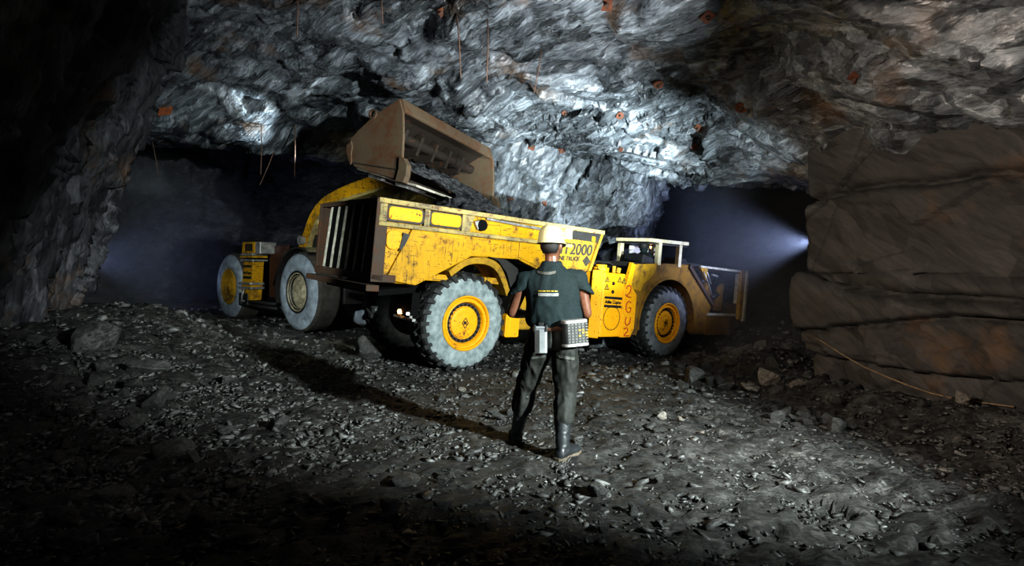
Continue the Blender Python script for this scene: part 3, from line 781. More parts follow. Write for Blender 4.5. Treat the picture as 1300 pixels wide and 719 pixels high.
m = tb(); m.box2((5.2, .1, 1.2), (6.0, 2.0, 1.28)); m.box2((5.35, .2, 1.28), (5.6, .6, 1.36)); m.box2((5.7, .4, 1.27), (5.95, .8, 1.33)); m.build('hood_top', M['dark'], truck, bevel=.015)
m = tb(); m.prism([(5.86, 1.22), (6.15, 1.20), (6.12, .92)], 'y', .02, .08); m.build('hood_gusset', M['yellow_dull'], truck, bevel=.006)
m = tb(); m.tube([(5.95, -.01, 1.12), (6.12, -.02, .92), (6.34, -.02, .58)], .013); m.tube([(6.1, .02, 1.16), (6.28, .0, .86)], .012); m.build('grab_bar', M['steel'], truck, smooth=True)
# front guard frame
m = tb(); m.prism([(5.85, 1.20), (7.62, 1.18), (7.62, 1.235), (5.85, 1.245)], 'y', .0, .06); m.build('guard_top_bar', M['pale_steel'], truck, bevel=.008)
m = tb(); m.box2((7.46, -.03, .10), (7.60, .05, 1.235)); m.build('guard_post', M['yellow_dull'], truck, bevel=.008)
m = tb(); m.box2((7.66, -.03, .06), (7.76, .25, 1.24)); m.build('guard_post', M['pale_steel'], truck, bevel=.008)
m = tb(); m.box2((6.28, .0, .17), (7.44, .07, .225)); m.build('guard_lower_bar', M['pale_steel'], truck, bevel=.006)
m = tb(); m.box2((6.26, .03, -.26), (7.16, .10, .17)); m.build('guard_skirt', M['yellow_brown'], truck, bevel=.01)
m = tb(); m.box2((7.16, .0, -.27), (7.40, .12, .17)); m.build('guard_foot', M['rusty'], truck, bevel=.01)
m = tb(); m.box2((7.55, .05, -.1), (7.75, 2.2, .45)); m.box2((7.6, .1, 1.16), (7.74, 2.2, 1.24)); m.box2((7.6, 2.05, .1), (7.74, 2.2, 1.2)); m.build('front_bumper', M['rusty'], truck, bevel=.015)
m = tb(); m.box2((6.2, .75, -.1), (7.3, 2.1, .5)); m.box2((6.5, .55, .2), (7.0, .95, .62)); m.build('engine_block', M['dark'], truck, bevel=.02)
m = tb(); m.prism([(6.4, .25), (6.62, .25), (6.75, .75), (6.55, .85)], 'y', .28, .42); m.prism([(6.75, .3), (7.12, .28), (6.95, .85), (6.7, .95)], 'y', .45, .6); m.prism([(7.05, .25), (7.28, .25), (7.3, .9), (7.15, .8)], 'y', .3, .4); m.build('engine_bracket', M['yellow_brown'], truck, bevel=.01)
m = tb(); m.cyl((6.5, .4, .9), (7.0, .42, 1.0), .05); m.cyl((6.9, .35, .55), (7.2, .36, .65), .06); m.build('engine_pipe', M['dark'], truck, smooth=True)
m = tb(); m.box((6.62, .14, 1.06), (.22, .05, .045), Matrix.Rotation(.12, 3, 'Y')); m.build('guard_lamp', M['steel'], truck, bevel=.008)
# cab canopy ----------------------------------------------------------
m = tb(); m.prism([(4.06, 1.595), (5.34, 1.625), (5.34, 1.70), (4.06, 1.665)], 'y', -.01, .86); m.build('canopy', M['cream'], truck, bevel=.012)
m = tb(); m.prism([(4.05, 1.575), (5.34, 1.612), (5.34, 1.59), (4.05, 1.555)], 'y', .03, .84); m.build('canopy_lining', M['dark'], truck)
for u0, v0 in ((4.40, .02), (5.07, .02), (4.12, .76), (5.2, .76)):
    m = tb(); m.box2((u0, v0, 1.16), (u0 + .10, v0 + .09, 1.62)); m.build('canopy_post', M['cream'], truck, bevel=.008)
m = tb(); m.box2((4.36, .72, 1.16), (4.80, .75, 1.53)); m.build('cab_panel', M['white_panel'], truck, bevel=.01)
m = tb(); m.box2((3.62, .1, 1.08), (5.3, .86, 1.17)); m.build('cab_sill', M['dark'], truck, bevel=.01)
m = tb(); m.prism([(4.02, 1.15), (4.42, 1.15), (4.36, 1.30), (4.05, 1.36)], 'y', .1, .6); m.build('seat', M['black_plastic'], truck, bevel=.03)
m = tb(); m.tube([(4.75, .32, 1.16), (4.70, .32, 1.32)], .02); m.lathe_y([(.13, .29), (.15, .31), (.13, .33), (.115, .31)], c=(4.68, 0, 1.30), n=24); m.build('steering_wheel', M['black_plastic'], truck)
m = tb(); m.box((4.46, .34, 1.49), (.03, .03, .16), Matrix.Rotation(.2, 3, 'Y')); m.build('mirror_arm', M['cream'], truck, bevel=.004)

# load in the box
def rubble(name, pts_fn, nx, ny, mat, amp, seed, mw=None):
    X_, Y_ = np.meshgrid(np.linspace(0, 1, nx), np.linspace(0, 1, ny), indexing='ij')
    P_ = pts_fn(X_, Y_)
    n_ = grid_normals(P_)
    if n_[..., 2].mean() < 0: n_ = -n_
    d_ = slabs(X_ * nx / 5, Y_ * ny / 5, seed, amp, amp * 1.3) + slabs(X_ * nx / 2.2, Y_ * ny / 2.2, seed + 1, amp * .5, amp * .5)
    P_ = P_ + n_ * d_[..., None]
    o = grid_mesh(name, P_, mat)
    return o
TM = np.array(truck.matrix_world)
def to_world(Mx, u, v, w):
    q = np.stack([u, v, w, np.ones_like(u)], -1)
    return (q @ Mx.T)[..., :3]
def heap(X_, Y_):
    u = -1.38 + 3.95 * X_; v = .13 + 1.94 * Y_
    w = TR + 1.36 + .62 * np.exp(-(((u - .35) / .8) ** 2 + ((v - .75) / .75) ** 2)) - .35 * np.clip(np.abs(u - .3) - .9, 0, 2)
    return to_world(TM, u, v, w)
o = rubble('ore_load', heap, 130, 66, M['muck'], .09, 201)
tag(o, 'dark crushed ore heaped in the yellow truck box below the raised bucket', 'ore', kind='stuff')

# ================================================================== WHEEL LOADER
LR = .82
LM = frame((-4.43929, 11.3, .99957), (.753639, -.657193, -.011224), (.657234, .753686, -.000036), None, LR)
loader = empty('wheel_loader', LM)
tag(loader, 'long low underground loader lifting its bucket over the truck, mostly in darkness', 'loader')
LO_ = (0, 0, LR)
def lb(): return MB(LO_)
def make_smooth_wheel(loc, side_mat, rim_mat, far=False):
    w = MB()
    w.lathe_y([(.43, .05), (.46, .015), (.54, -.004), (.63, .0), (.71, .025), (.775, .065), (.805, .11), (.805, .52), (.775, .565), (.71, .60), (.60, .62), (.46, .60), (.43, .57)], n=64)
    wheel = w.build('wheel', side_mat, loader, smooth=True)
    t = MB(); t.lathe_y([(.765, .06), (.80, .085), (.822, .13), (.828, .31), (.822, .50), (.80, .545), (.76, .56), (.7, .5), (.7, .12)], n=64)
    for k in range(20):
        a = 2 * PI * k / 20
        t.box((.80 * math.cos(a), .31, .80 * math.sin(a)), (.05, .42, .05), Matrix.Rotation(-a, 3, 'Y'))
    t.build('tread', M['tyre_brown'], wheel, smooth=False)
    r = MB(); r.lathe_y([(.435, .04), (.44, .02), (.425, .008), (.405, .03), (.39, .055), (.375, .045), (.36, .065), (.34, .10), (.33, .30), (.435, .35)], n=48)
    rim = r.build('rim', M['dark'] if rim_mat is M['tan'] else rim_mat, wheel)
    g = MB(); g.lathe_y([(.40, .028), (.385, .045), (.37, .04), (.385, .02)], n=48); g.lathe_y([(.345, .05), (.335, .045), (.325, .055), (.335, .065)], n=48); g.build('lock_ring', rim_mat, wheel)
    h = MB(); h.lathe_y([(0, .02), (.09, .02), (.10, .035), (.20, .045), (.235, .07), (.25, .10), (.34, .11), (.34, .2), (0, .2)], n=48, close=False)
    for k in range(12):
        a = 2 * PI * k / 12; h.cyl((.17 * math.cos(a), .025, .17 * math.sin(a)), (.17 * math.cos(a), .06, .17 * math.sin(a)), .018, n=6)
    for k in range(6):
        a = 2 * PI * (k + .5) / 6; h.cyl((.06 * math.cos(a), .008, .06 * math.sin(a)), (.06 * math.cos(a), .03, .06 * math.sin(a)), .014, n=6)
    h.build('hub', rim_mat, wheel)
    wheel.location = (loc[0], loc[1], loc[2] + LR)
    if far: wheel.rotation_euler = (0, 0, PI)
    return wheel
wn = make_smooth_wheel((0, 0, 0), M['tyre_blue'], M['tan'])
wb = make_smooth_wheel((-3.35, 0, 0), M['tyre_blue'], M['yellow_dull'])
for src, loc in ((wn, (0, 2.1, 0)), (wb, (-3.35, 2.1, 0))):
    c = src.copy(); COL.objects.link(c); c.parent = loader; c.location = (loc[0], loc[1], LR); c.rotation_euler = (0, 0, PI)
    for ch in list(src.children):
        d = ch.copy(); COL.objects.link(d); d.parent = c
m = lb(); m.box2((-.95, .66, -.25), (.75, 1.44, .75)); m.prism([(-1.0, .6), (.5, .6), (.1, 1.2), (-.9, 1.25)], 'y', .66, .76); m.prism([(-1.0, .6), (.5, .6), (.1, 1.2), (-.9, 1.25)], 'y', 1.34, 1.44)
m.cyl((0, .3, 0), (0, 1.8, 0), .2); m.build('front_frame', M['dark'], loader, bevel=.02)
m = lb(); m.box2((-4.9, .62, -.35), (-1.2, 1.5, .75)); m.box2((-4.9, .45, .7), (-2.6, 1.65, 1.02)); m.box2((-1.9, .35, -.3), (-1.1, 1.75, .85)); m.cyl((-3.35, .3, 0), (-3.35, 1.8, 0), .2)
m.build('rear_body', M['darker'], loader, bevel=.03)
# arch fender over the front wheel
ao = [(.93 * math.cos(math.radians(x)), .93 * math.sin(math.radians(x))) for x in range(62, 200, 8)]
ai = [(.89 * math.cos(math.radians(x)), .89 * math.sin(math.radians(x))) for x in range(62, 200, 8)]
m = lb(); m.prism(ao + ai[::-1], 'y', .02, .62); m.build('fender', M['dark'], loader)
# yellow control column on the flank
m = lb(); m.prism([(-2.62, -.30), (-2.08, -.28), (-1.96, .62), (-2.45, .62)], 'y', .0, .26); m.build('control_column', M['yellow'], loader, bevel=.015)
m = lb(); m.prism([(-2.48, .80), (-1.78, .80), (-1.78, 1.07), (-2.46, 1.07)], 'y', -.04, .4); m.build('column_cap', M['yellow'], loader, bevel=.03)
for i in range(3):
    m = lb(); m.box2((-2.26 + .13 * i, -.05, .86), (-2.16 + .13 * i, -.03, 1.02)); m.build('vent_slot', M['black_plastic'], loader)
m = lb(); m.box2((-1.80, -.03, .79), (-1.55, .35, 1.06)); m.build('cap_end', M['steel'], loader, bevel=.02)
for z0, h in ((.62, .05), (.70, .05), (.755, .05)):
    m = lb(); m.box2((-2.50, -.06, z0), (-1.85, .3, z0 + h)); m.build('clamp_band', M['steel'] if z0 != .70 else M['yellow'], loader, bevel=.01)
for z0 in (-.02, .08):
    m = lb(); m.box2((-2.62, -.05, z0), (-1.98, .28, z0 + .055)); m.build('clamp_band', M['steel'], loader, bevel=.01)
for z0 in (.48, .22):
    m = lb(); m.box2((-2.46, -.012, z0), (-2.04, .01, z0 + .055)); m.build('decal_bar', M['black_paint'], loader)
text_obj('lettering', 'Atlas Copco', .085, (-2.47, -.008, .33 + LR), (1, 0, 0), (0, 0, 1), M['black_paint'], loader, .003, bold=.002)
m = lb(); m.box2((-2.68, -.02, -.42), (-2.20, .1, -.12)); m.build('latch_box', M['black_plastic'], loader, bevel=.02)
m = lb(); m.tube([(-2.3, -.05, -.02), (-2.36, -.07, -.18), (-2.42, -.06, -.36)], .025); m.tube([(-2.5, -.05, -.3), (-2.3, -.05, -.3)], .022); m.build('latch_handle', M['steel'], loader, smooth=True)
m = lb(); m.box2((-1.80, .30, -.2), (-.95, .36, .98)); m.build('side_panel', M['dark_red'], loader, bevel=.01)
m = lb(); m.tube([(-2.45, .02, -.30), (-.9, .02, -.30)], .035); m.tube([(-2.45, .06, -.40), (-.9, .06, -.40)], .04); m.build('step_bar', M['dark'], loader, smooth=True)
m = lb(); m.tube([(-3.1, .4, 1.02), (-3.1, .4, 1.14), (-2.3, .3, 1.16)], .02); m.tube([(-1.5, .25, .1), (-.95, .15, .62), (-.6, .1, .85)], .02); m.build('hand_rail', M['dark'], loader, smooth=True)
# boom
out = [(-1.05, .95), (-.99, .99), (-.78, 1.34), (-.58, 1.63), (-.28, 1.87), (.07, 2.02), (.45, 2.11), (.82, 2.17), (1.2, 2.24), (1.51, 2.29), (1.9, 2.34), (2.45, 2.34), (2.5, 2.18)]
inn = [(1.95, 2.06), (1.6, 1.98), (1.24, 1.92), (.84, 1.86), (.44, 1.79), (.1, 1.68), (-.18, 1.49), (-.38, 1.27), (-.51, 1.05), (-.55, .9)]
def strip(mm, A_, B_, y0, y1, f0, f1):
    """closed boom web between two offset curves"""
    n_ = 24
    def samp(c, t):
        L_ = [0]
        for i in range(1, len(c)): L_.append(L_[-1] + math.dist(c[i], c[i - 1]))
        d = t * L_[-1]
        for i in range(1, len(c)):
            if d <= L_[i] + 1e-9:
                k = (d - L_[i - 1]) / max(1e-9, L_[i] - L_[i - 1]); return [c[i - 1][j] + (c[i][j] - c[i - 1][j]) * k for j in (0, 1)]
        return c[-1]
    R_ = []
    for i in range(n_ + 1):
        t = i / n_; a = samp(A_, t); b = samp(B_, t)
        p = [b[j] + (a[j] - b[j]) * f0 for j in (0, 1)]; q = [b[j] + (a[j] - b[j]) * f1 for j in (0, 1)]
        sh = .22 * max(0, t - .6) / .4
        R_.append([mm._v((p[0], y0 + sh, p[1])), mm._v((q[0], y0 + sh, q[1])), mm._v((q[0], y1 + sh, q[1])), mm._v((p[0], y1 + sh, p[1]))])
    for i in range(n_):
        for k in range(4):
            l = (k + 1) % 4; mm.bm.faces.new((R_[i][k], R_[i][l], R_[i + 1][l], R_[i + 1][k]))
    mm.bm.faces.new(R_[0]); mm.bm.faces.new(R_[-1][::-1])
inn2 = inn[::-1]
m = lb(); strip(m, out, inn2, .60, 1.0, .12, 1.0); m.build('boom', M['yellow'], loader, bevel=.012)
m = lb(); strip(m, out, inn2, .575, 1.025, .0, .20); m.build('boom_edge', M['rail'], loader, bevel=.006)
m = lb(); m.cyl((-.8, .5, 1.1), (-.8, 1.1, 1.1), .10); m.build('boom_pin', M['steel'], loader)
m = lb(); m.cyl((-.3, .8, .8), (.9, .82, 1.55), .09); m.cyl((.9, .82, 1.55), (1.5, .86, 1.93), .05); m.build('lift_cylinder', M['dark'], loader)
# bucket
A_ = Vector((-1.78636, 8.9, 4.2145)); hu = Vector((.879943, -.475079, .000444)); wd = Vector((.472832, .87569, -.097965)); upv = Vector((.046153, .086414, .99519))
BM = Matrix((hu, wd, upv)).transposed().to_4x4(); BM.translation = A_
BL = LM.inverted() @ BM
BW = 2.8
prof = [(0, 0), (-.30, -.115), (-.57, -.24), (-.80, -.39), (-1.0, -.54), (-1.055, -.63), (-1.06, -.72), (-1.02, -.88), (-.88, -1.04), (-.56, -1.15), (-.2, -1.255), (.15, -1.36)]
def inset(pf, d):
    r = []
    for i in range(len(pf)):
        a = Vector(pf[max(i - 1, 0)]); b = Vector(pf[min(i + 1, len(pf) - 1)]); t = (b - a).normalized()
        r.append((pf[i][0] - t.y * d, pf[i][1] + t.x * d))
    return r
ins = inset(prof, .06)
m = MB()
for i in range(len(prof) - 1):
    m.prism([prof[i], prof[i + 1], ins[i + 1], ins[i]], 'y', 0, BW)
bucket = m.build('bucket', M['bucket_in'], loader)
bucket.matrix_local = BL
plate = prof + [(.14, -1.08), (.13, -.6), (.09, -.23)]
for y0, y1 in ((-.05, .0), (BW, BW + .05)):
    m = MB(); m.prism(plate, 'y', y0, y1); m.build('bucket_side', M['bucket'], bucket, bevel=.012)
m = MB(); m.prism([(-1.065, -.66), (-.96, -.60), (-.93, -.70), (-.945, -.82), (-.92, -.97), (-.95, -1.01), (-1.02, -.88), (-1.07, -.74)], 'y', -.075, -.05); m.build('corner_guard', M['bucket'], bucket, bevel=.008)
m = MB(); m.prism([(-.93, -.98), (.12, -1.20), (.12, -1.18), (-.93, -.96)], 'y', -.058, -.045); m.build('weld_groove', M['dark'], bucket)
m = MB(); m.prism([(.10, -.98), (.20, -1.0), (.28, -1.12), (.27, -1.30), (.22, -1.40), (.05, -1.36), (.10, -1.18)], 'y', -.09, .02); m.build('lip_cheek', M['bucket'], bucket, bevel=.01)
m = MB(); m.prism([(.10, -.98), (.20, -1.0), (.28, -1.12), (.27, -1.30), (.22, -1.40), (.05, -1.36)], 'y', BW - .02, BW + .09); m.build('lip_cheek', M['bucket'], bucket, bevel=.01)
m = MB(); m.prism([(-.9, -1.06), (-.2, -1.28), (.40, -1.46), (.40, -1.42), (-.2, -1.24), (-.9, -1.03)], 'y', .02, BW - .02); m.build('cutting_lip', M['pale_steel'], bucket, bevel=.01)
m = MB(); m.prism([(-.7, -1.14), (-.4, -1.235), (-.4, -1.28), (-.7, -1.19)], 'y', .1, BW - .1); m.prism([(-.1, -1.33), (.15, -1.40), (.15, -1.45), (-.1, -1.38)], 'y', .1, BW - .1); m.build('wear_bar', M['steel'], bucket, bevel=.006)
m = MB(); m.prism([(.02, .02), (.10, -.20), (.05, -.22), (-.05, -.02)], 'y', 0, BW); m.build('top_lip', M['bucket'], bucket, bevel=.01)
m = MB(); m.lathe_y([(.085, -.08), (.085, .0), (.05, .0), (.05, -.08)], c=(-.53, 0, -.19), n=20); m.build('lifting_eye', M['rusty'], bucket)
m = MB(); m.cyl((-.42, .02, -.40), (-.42, BW - .02, -.40), .09); m.cyl((-.42, .02, -.40), (-.42, .35, -.40), .12); m.cyl((-.42, 2.1, -.40), (-.42, 2.5, -.40), .12); m.build('inner_tube', M['bucket_in'], bucket, smooth=False)
for i in range(5):
    y = .5 + .44 * i
    m = MB(); m.prism([(-.36, -.22), (-.26, -.30), (-.40, -.62), (-.75, -.62), (-.85, -.5)], 'y', y, y + .07); m.build('inner_rib', M['bucket_in'], bucket, bevel=.008)
m = MB(); m.prism([(-1.04, -.55), (-1.25, -.62), (-1.3, -.8), (-1.2, -.95), (-1.0, -.95)], 'y', 1.05, 1.15); m.prism([(-1.04, -.55), (-1.25, -.62), (-1.3, -.8), (-1.2, -.95), (-1.0, -.95)], 'y', 1.7, 1.8); m.build('hinge_bracket', M['dark'], bucket, bevel=.01)
# ore sliding out of the bucket
BMn = np.array(BM)
def spill(X_, Y_):
    x = -.75 + 1.95 * X_; y0 = np.interp(x, [.2, .45, 1.2], [.03, 1.15, 1.0]); y = y0 + (BW - .03 - y0) * Y_
    z = np.interp(x, [-.75, -.2, .15, .35, 1.2], [-.78, -.95, -1.10, -1.25, -1.95]) - .25 * np.clip(Y_ - .45, 0, 1) + .10 * np.sin(3.1 * Y_)
    return to_world(BMn, x, y, z)
o = rubble('spilling_ore', spill, 90, 120, M['muck'], .07, 211)
tag(o, 'dark crushed ore sliding from the tilted bucket into the truck box', 'ore', kind='stuff')

# ================================================================== PEOPLE
def limb(mb, pts):
    """round tapered limb through (x, y, z, r) points"""
    P_ = [Vector(p[:3]) for p in pts]; R_ = [p[3] for p in pts]
    path, rad = [], []
    for i in range(len(P_) - 1):
        p0 = P_[max(i - 1, 0)]; p1 = P_[i]; p2 = P_[i + 1]; p3 = P_[min(i + 2, len(P_) - 1)]
        for k in range(5):
            t = k / 5
            path.append(.5 * ((2 * p1) + (p2 - p0) * t + (2 * p0 - 5 * p1 + 4 * p2 - p3) * t * t + (3 * p1 - p0 - 3 * p2 + p3) * t ** 3))
            rad.append(R_[i] + (R_[i + 1] - R_[i]) * t)
    path.append(P_[-1]); rad.append(R_[-1])
    mb.tube(path, rad, 16)
    mb.ball(P_[0], R_[0] * .98, 14); mb.ball(P_[-1], R_[-1] * .98, 14)

def hand(mb, wrist, fwd, thumb, up):
    """palm, four bent fingers of different length and a thumb"""
    f = Vector(fwd).normalized(); t = Vector(thumb); t = (t - f * t.dot(f)).normalized(); n = Vector(up); n = (n - f * n.dot(f) - t * n.dot(t)).normalized()
    w = Vector(wrist)
    mb.loft([(w, t * .028, n * .020), (w + f * .03, t * .036, n * .018), (w + f * .085, t * .042, n * .014)])
    for k, (ln, off) in enumerate(((.075, .030), (.083, .010), (.077, -.011), (.060, -.031))):
        b = w + f * .080 + t * off
        m1 = b + f * ln * .45 - n * .012; m2 = m1 + f * ln * .25 - n * .025; m3 = m2 - n * .022 - f * .004
        mb.tube([b, m1, m2, m3], [.0095, .009, .0085, .007], 8); mb.ball(m3, .0072, 8)
    b = w + f * .025 + t * .030
    m1 = b + t * .028 + f * .022 - n * .008; m2 = m1 + f * .030 + t * .004 - n * .012
    mb.tube([b, m1, m2], [.013, .0115, .009], 8); mb.ball(m2, .009, 8)

def head_mesh(mb, c, fx):
    """skull, jaw, neck stump, nose, ears; fx = (right, forward, up)"""
    r, f, u = [Vector(q).normalized() for q in fx]; c = Vector(c)
    mb.loft([(c - u * .115 + f * .035, r * .030, f * .030), (c - u * .095 + f * .028, r * .050, f * .062), (c - u * .055 + f * .012, r * .064, f * .085), (c - u * .01, r * .072, f * .095), (c + u * .04, r * .076, f * .098), (c + u * .08, r * .066, f * .084), (c + u * .108, r * .040, f * .052), (c + u * .118, r * .012, f * .015)])
    mb.loft([(c + u * .015 + f * .088, r * .008, u * .006), (c - u * .012 + f * .104, r * .012, u * .012), (c - u * .030 + f * .112, r * .016, u * .012), (c - u * .040 + f * .09, r * .017, u * .008)])
    for s_ in (-1, 1):
        e = c + r * (.076 * s_) - u * .01 - f * .008
        mb.loft([(e - u * .032, r * .006, f * .010), (e - u * .012 + r * (.006 * s_), r * .010, f * .018), (e + u * .014 + r * (.008 * s_), r * .011, f * .022), (e + u * .032 + r * (.004 * s_), r * .007, f * .014)])
    mb.loft([(c - u * .064 + f * .090, r * .024, u * .006), (c - u * .064 + f * .100, r * .018, u * .006)])
    mb.loft([(c - u * .076 + f * .088, r * .020, u * .006), (c - u * .076 + f * .098, r * .014, u * .006)])

def hat(parent, c, fx, mat, off, name='hard_hat'):
    r, f, u = [Vector(q).normalized() * .90 for q in fx]; c = Vector(c)
    m = MB(off); N_ = 32
    rows = []
    prof = [(1.10, -.012), (1.06, -.004), (1.0, .002), (.985, .035), (.94, .075), (.84, .112), (.66, .140), (.40, .156), (.15, .161)]
    for k_, (s_, h) in enumerate(prof):
        ring = []
        for k in range(N_):
            a = 2 * PI * k / N_
            x = math.cos(a); y = math.sin(a)
            ext = 1.0
            if k_ < 2: ext = 1 + (.34 if k_ == 0 else .16) * max(0, y) ** 3
            ridge = .010 * max(0, 1 - abs(x) * 4) if 3 <= k_ <= 7 else 0
            drop = -.018 * max(0, y) ** 3 if k_ == 0 else 0
            ring.append(m._v(c + r * (x * .118 * s_) + f * (y * .148 * s_ * ext) + u * (h + ridge + drop)))
        rows.append(ring)
    for i in range(len(rows) - 1):
        for k in range(N_):
            l = (k + 1) % N_; m.bm.faces.new((rows[i][k], rows[i][l], rows[i + 1][l], rows[i + 1][k]))
    m.bm.faces.new(rows[-1])
    o = m.build(name, mat, parent, smooth=True)
    so = o.modifiers.new('thick', 'SOLIDIFY'); so.thickness = .005
    return o

person = empty('person', Matrix.Translation((.22, 4.45, gz(.22, 4.45))))
tag(person, 'worker in dark green shirt, olive trousers and cream hard hat walking toward the truck', 'person')
gP = -person.matrix_world.translation
def pb(): return MB(gP)
zr = gz(.40, 4.28); zl = gz(.035, 4.68)
hx = (Vector((.90, -.43, 0)), Vector((.43, .90, -.05)), Vector((0, .05, 1)))
HC = (.318, 4.44, 1.675)
LS, RS = Vector((.105, 4.45, 1.405)), Vector((.538, 4.43, 1.415))
LE, RE = Vector((.00, 4.47, 1.135)), Vector((.603, 4.45, 1.130))
LWr, RWr = Vector((.15, 4.70, 1.10)), Vector((.44, 4.70, 1.10))
LH, RH = Vector((.245, 4.43, .95)), Vector((.425, 4.40, .95))
LK, RK = Vector((.115, 4.60, .50)), Vector((.425, 4.40, .50))
LA, RA = Vector((.040, 4.68, zl + .09)), Vector((.395, 4.27, zr + .09))
# body
b = pb()
b.loft([((.335, 4.41, .86), (.15, 0, 0), (0, .105, 0)), ((.335, 4.41, .98), (.165, 0, 0), (0, .12, 0)), ((.33, 4.42, 1.10), (.145, 0, 0), (0, .10, 0)), ((.325, 4.43, 1.25), (.165, 0, 0), (0, .11, 0)), ((.32, 4.44, 1.36), (.175, 0, 0), (0, .11, 0)), ((.32, 4.44, 1.44), (.16, 0, 0), (0, .085, 0)), ((.32, 4.44, 1.49), (.08, 0, 0), (0, .06, 0)), ((.32, 4.44, 1.53), (.056, 0, 0), (0, .056, 0)), ((.318, 4.445, 1.62), (.054, 0, 0), (0, .056, 0))])
for S_, E_, W_ in ((LS, LE, LWr), (RS, RE, RWr)):
    limb(b, [(*S_, .062), (*(S_ * .6 + E_ * .4), .052), (*E_, .042)])
    limb(b, [(*E_, .042), (*(E_ * .7 + W_ * .3), .043), (*W_, .028)])
limb(b, [(*(S_ * 0 + LS + Vector((.02, 0, 0))), .06), (*(RS - Vector((.02, 0, 0))), .06)])
for H_, K_, A2 in ((LH, LK, LA), (RH, RK, RA)):
    limb(b, [(*H_, .085), (*(H_ * .55 + K_ * .45), .07), (*K_, .052)]); limb(b, [(*K_, .052), (*(K_ * .65 + A2 * .35 + Vector((0, -.02, 0))), .052), (*A2, .036)])
head_mesh(b, HC, hx)
hand(b, LWr, (.75, .55, -.05), (0, -.1, 1), (.3, -.9, 0)); hand(b, RWr, (-.75, .55, -.05), (0, -.1, 1), (-.3, -.9, 0))
remeshed(b, 'body', M['skin'], person, .0075, 3)
# eyes, hair
for s_ in (-1, 1):
    m = pb(); m.ball(Vector(HC) + hx[0].normalized() * (.030 * s_) + hx[1].normalized() * .086 + Vector((0, 0, .012)), .012, 10); m.build('eye', M['white_panel'], person, smooth=True)
h = pb(); c = Vector(HC)
h.loft([(c - Vector((0, 0, .06)) - hx[1] * .045, hx[0] * .058, hx[1] * .04), (c - Vector((0, 0, .02)) - hx[1] * .03, hx[0] * .073, hx[1] * .075), (c + Vector((0, 0, .03)) - hx[1] * .012, hx[0] * .079, hx[1] * .092), (c + Vector((0, 0, .085)), hx[0] * .068, hx[1] * .085), (c + Vector((0, 0, .116)), hx[0] * .03, hx[1] * .03)])
h.build('hair', M['hair'], person, smooth=True)
hat(person, c + Vector((0, 0, .028)), hx, M['helmet'], gP)
# shirt
s = pb()
s.loft([((.335, 4.405, 1.035), (.195, 0, 0), (0, .135, 0)), ((.335, 4.405, 1.07), (.222, 0, 0), (0, .155, 0)), ((.333, 4.41, 1.13), (.222, 0, 0), (0, .152, 0)), ((.328, 4.42, 1.22), (.212, 0, 0), (0, .142, 0)), ((.322, 4.43, 1.32), (.218, 0, 0), (0, .140, 0)), ((.32, 4.44, 1.39), (.225, 0, 0), (0, .130, 0)), ((.32, 4.44, 1.445), (.170, 0, 0), (0, .105, 0)), ((.32, 4.44, 1.49), (.110, 0, 0), (0, .082, 0)), ((.32, 4.44, 1.52), (.082, 0, 0), (0, .074, 0)), ((.32, 4.44, 1.548), (.074, 0, 0), (0, .068, 0))])
for S_, E_, sg in ((LS, LE, -1), (RS, RE, 1)):
    o_ = Vector((.008 * sg, 0, 0))
    d_ = (E_ - S_)
    limb(s, [(*(S_ - Vector((.07 * sg, 0, -.005))), .070), (*(S_ + o_ * .5), .066)])
    a_ = S_ + d_ * .05; e_ = S_ + d_ * .42 + o_ * 3.0
    s.loft([(a_, (.066, 0, 0), (0, .080, .0)), (S_ + d_ * .2 + o_ * 1.0, (.070, 0, 0), (0, .084, 0)), (S_ + d_ * .36 + o_ * 3.0, (.076, 0, -.030 * sg), (0, .088, 0))])
shirt = remeshed(s, 'shirt', M['shirt'], person, .010, 4, wrinkle=.010, wscale=5.5, stretch=(1.6, 1, .8))
# trousers
t = pb()
t.loft([((.335, 4.405, .86), (.165, 0, 0), (0, .12, 0)), ((.335, 4.40, .93), (.180, 0, 0), (0, .138, 0)), ((.335, 4.405, 1.0), (.178, 0, 0), (0, .134, 0)), ((.335, 4.41, 1.075), (.165, 0, 0), (0, .118, 0))])
for H_, K_, A2, sg in ((LH, LK, LA, -1), (RH, RK, RA, 1)):
    up_ = H_ + Vector((0, 0, .02)); mid = H_ * .5 + K_ * .5
    limb(t, [(*up_, .104), (*(H_ * .75 + K_ * .25), .108), (*mid, .098), (*K_, .084)])
    low = K_ * .55 + A2 * .45
    limb(t, [(*K_, .084), (*(K_ * .75 + A2 * .25 + Vector((0, -.012, 0))), .083), (*(low + Vector((0, -.015, 0))), .078)])
trousers = remeshed(t, 'trousers', M['trousers'], person, .010, 4, wrinkle=.013, wscale=7, stretch=(1.5, 1.2, .6))
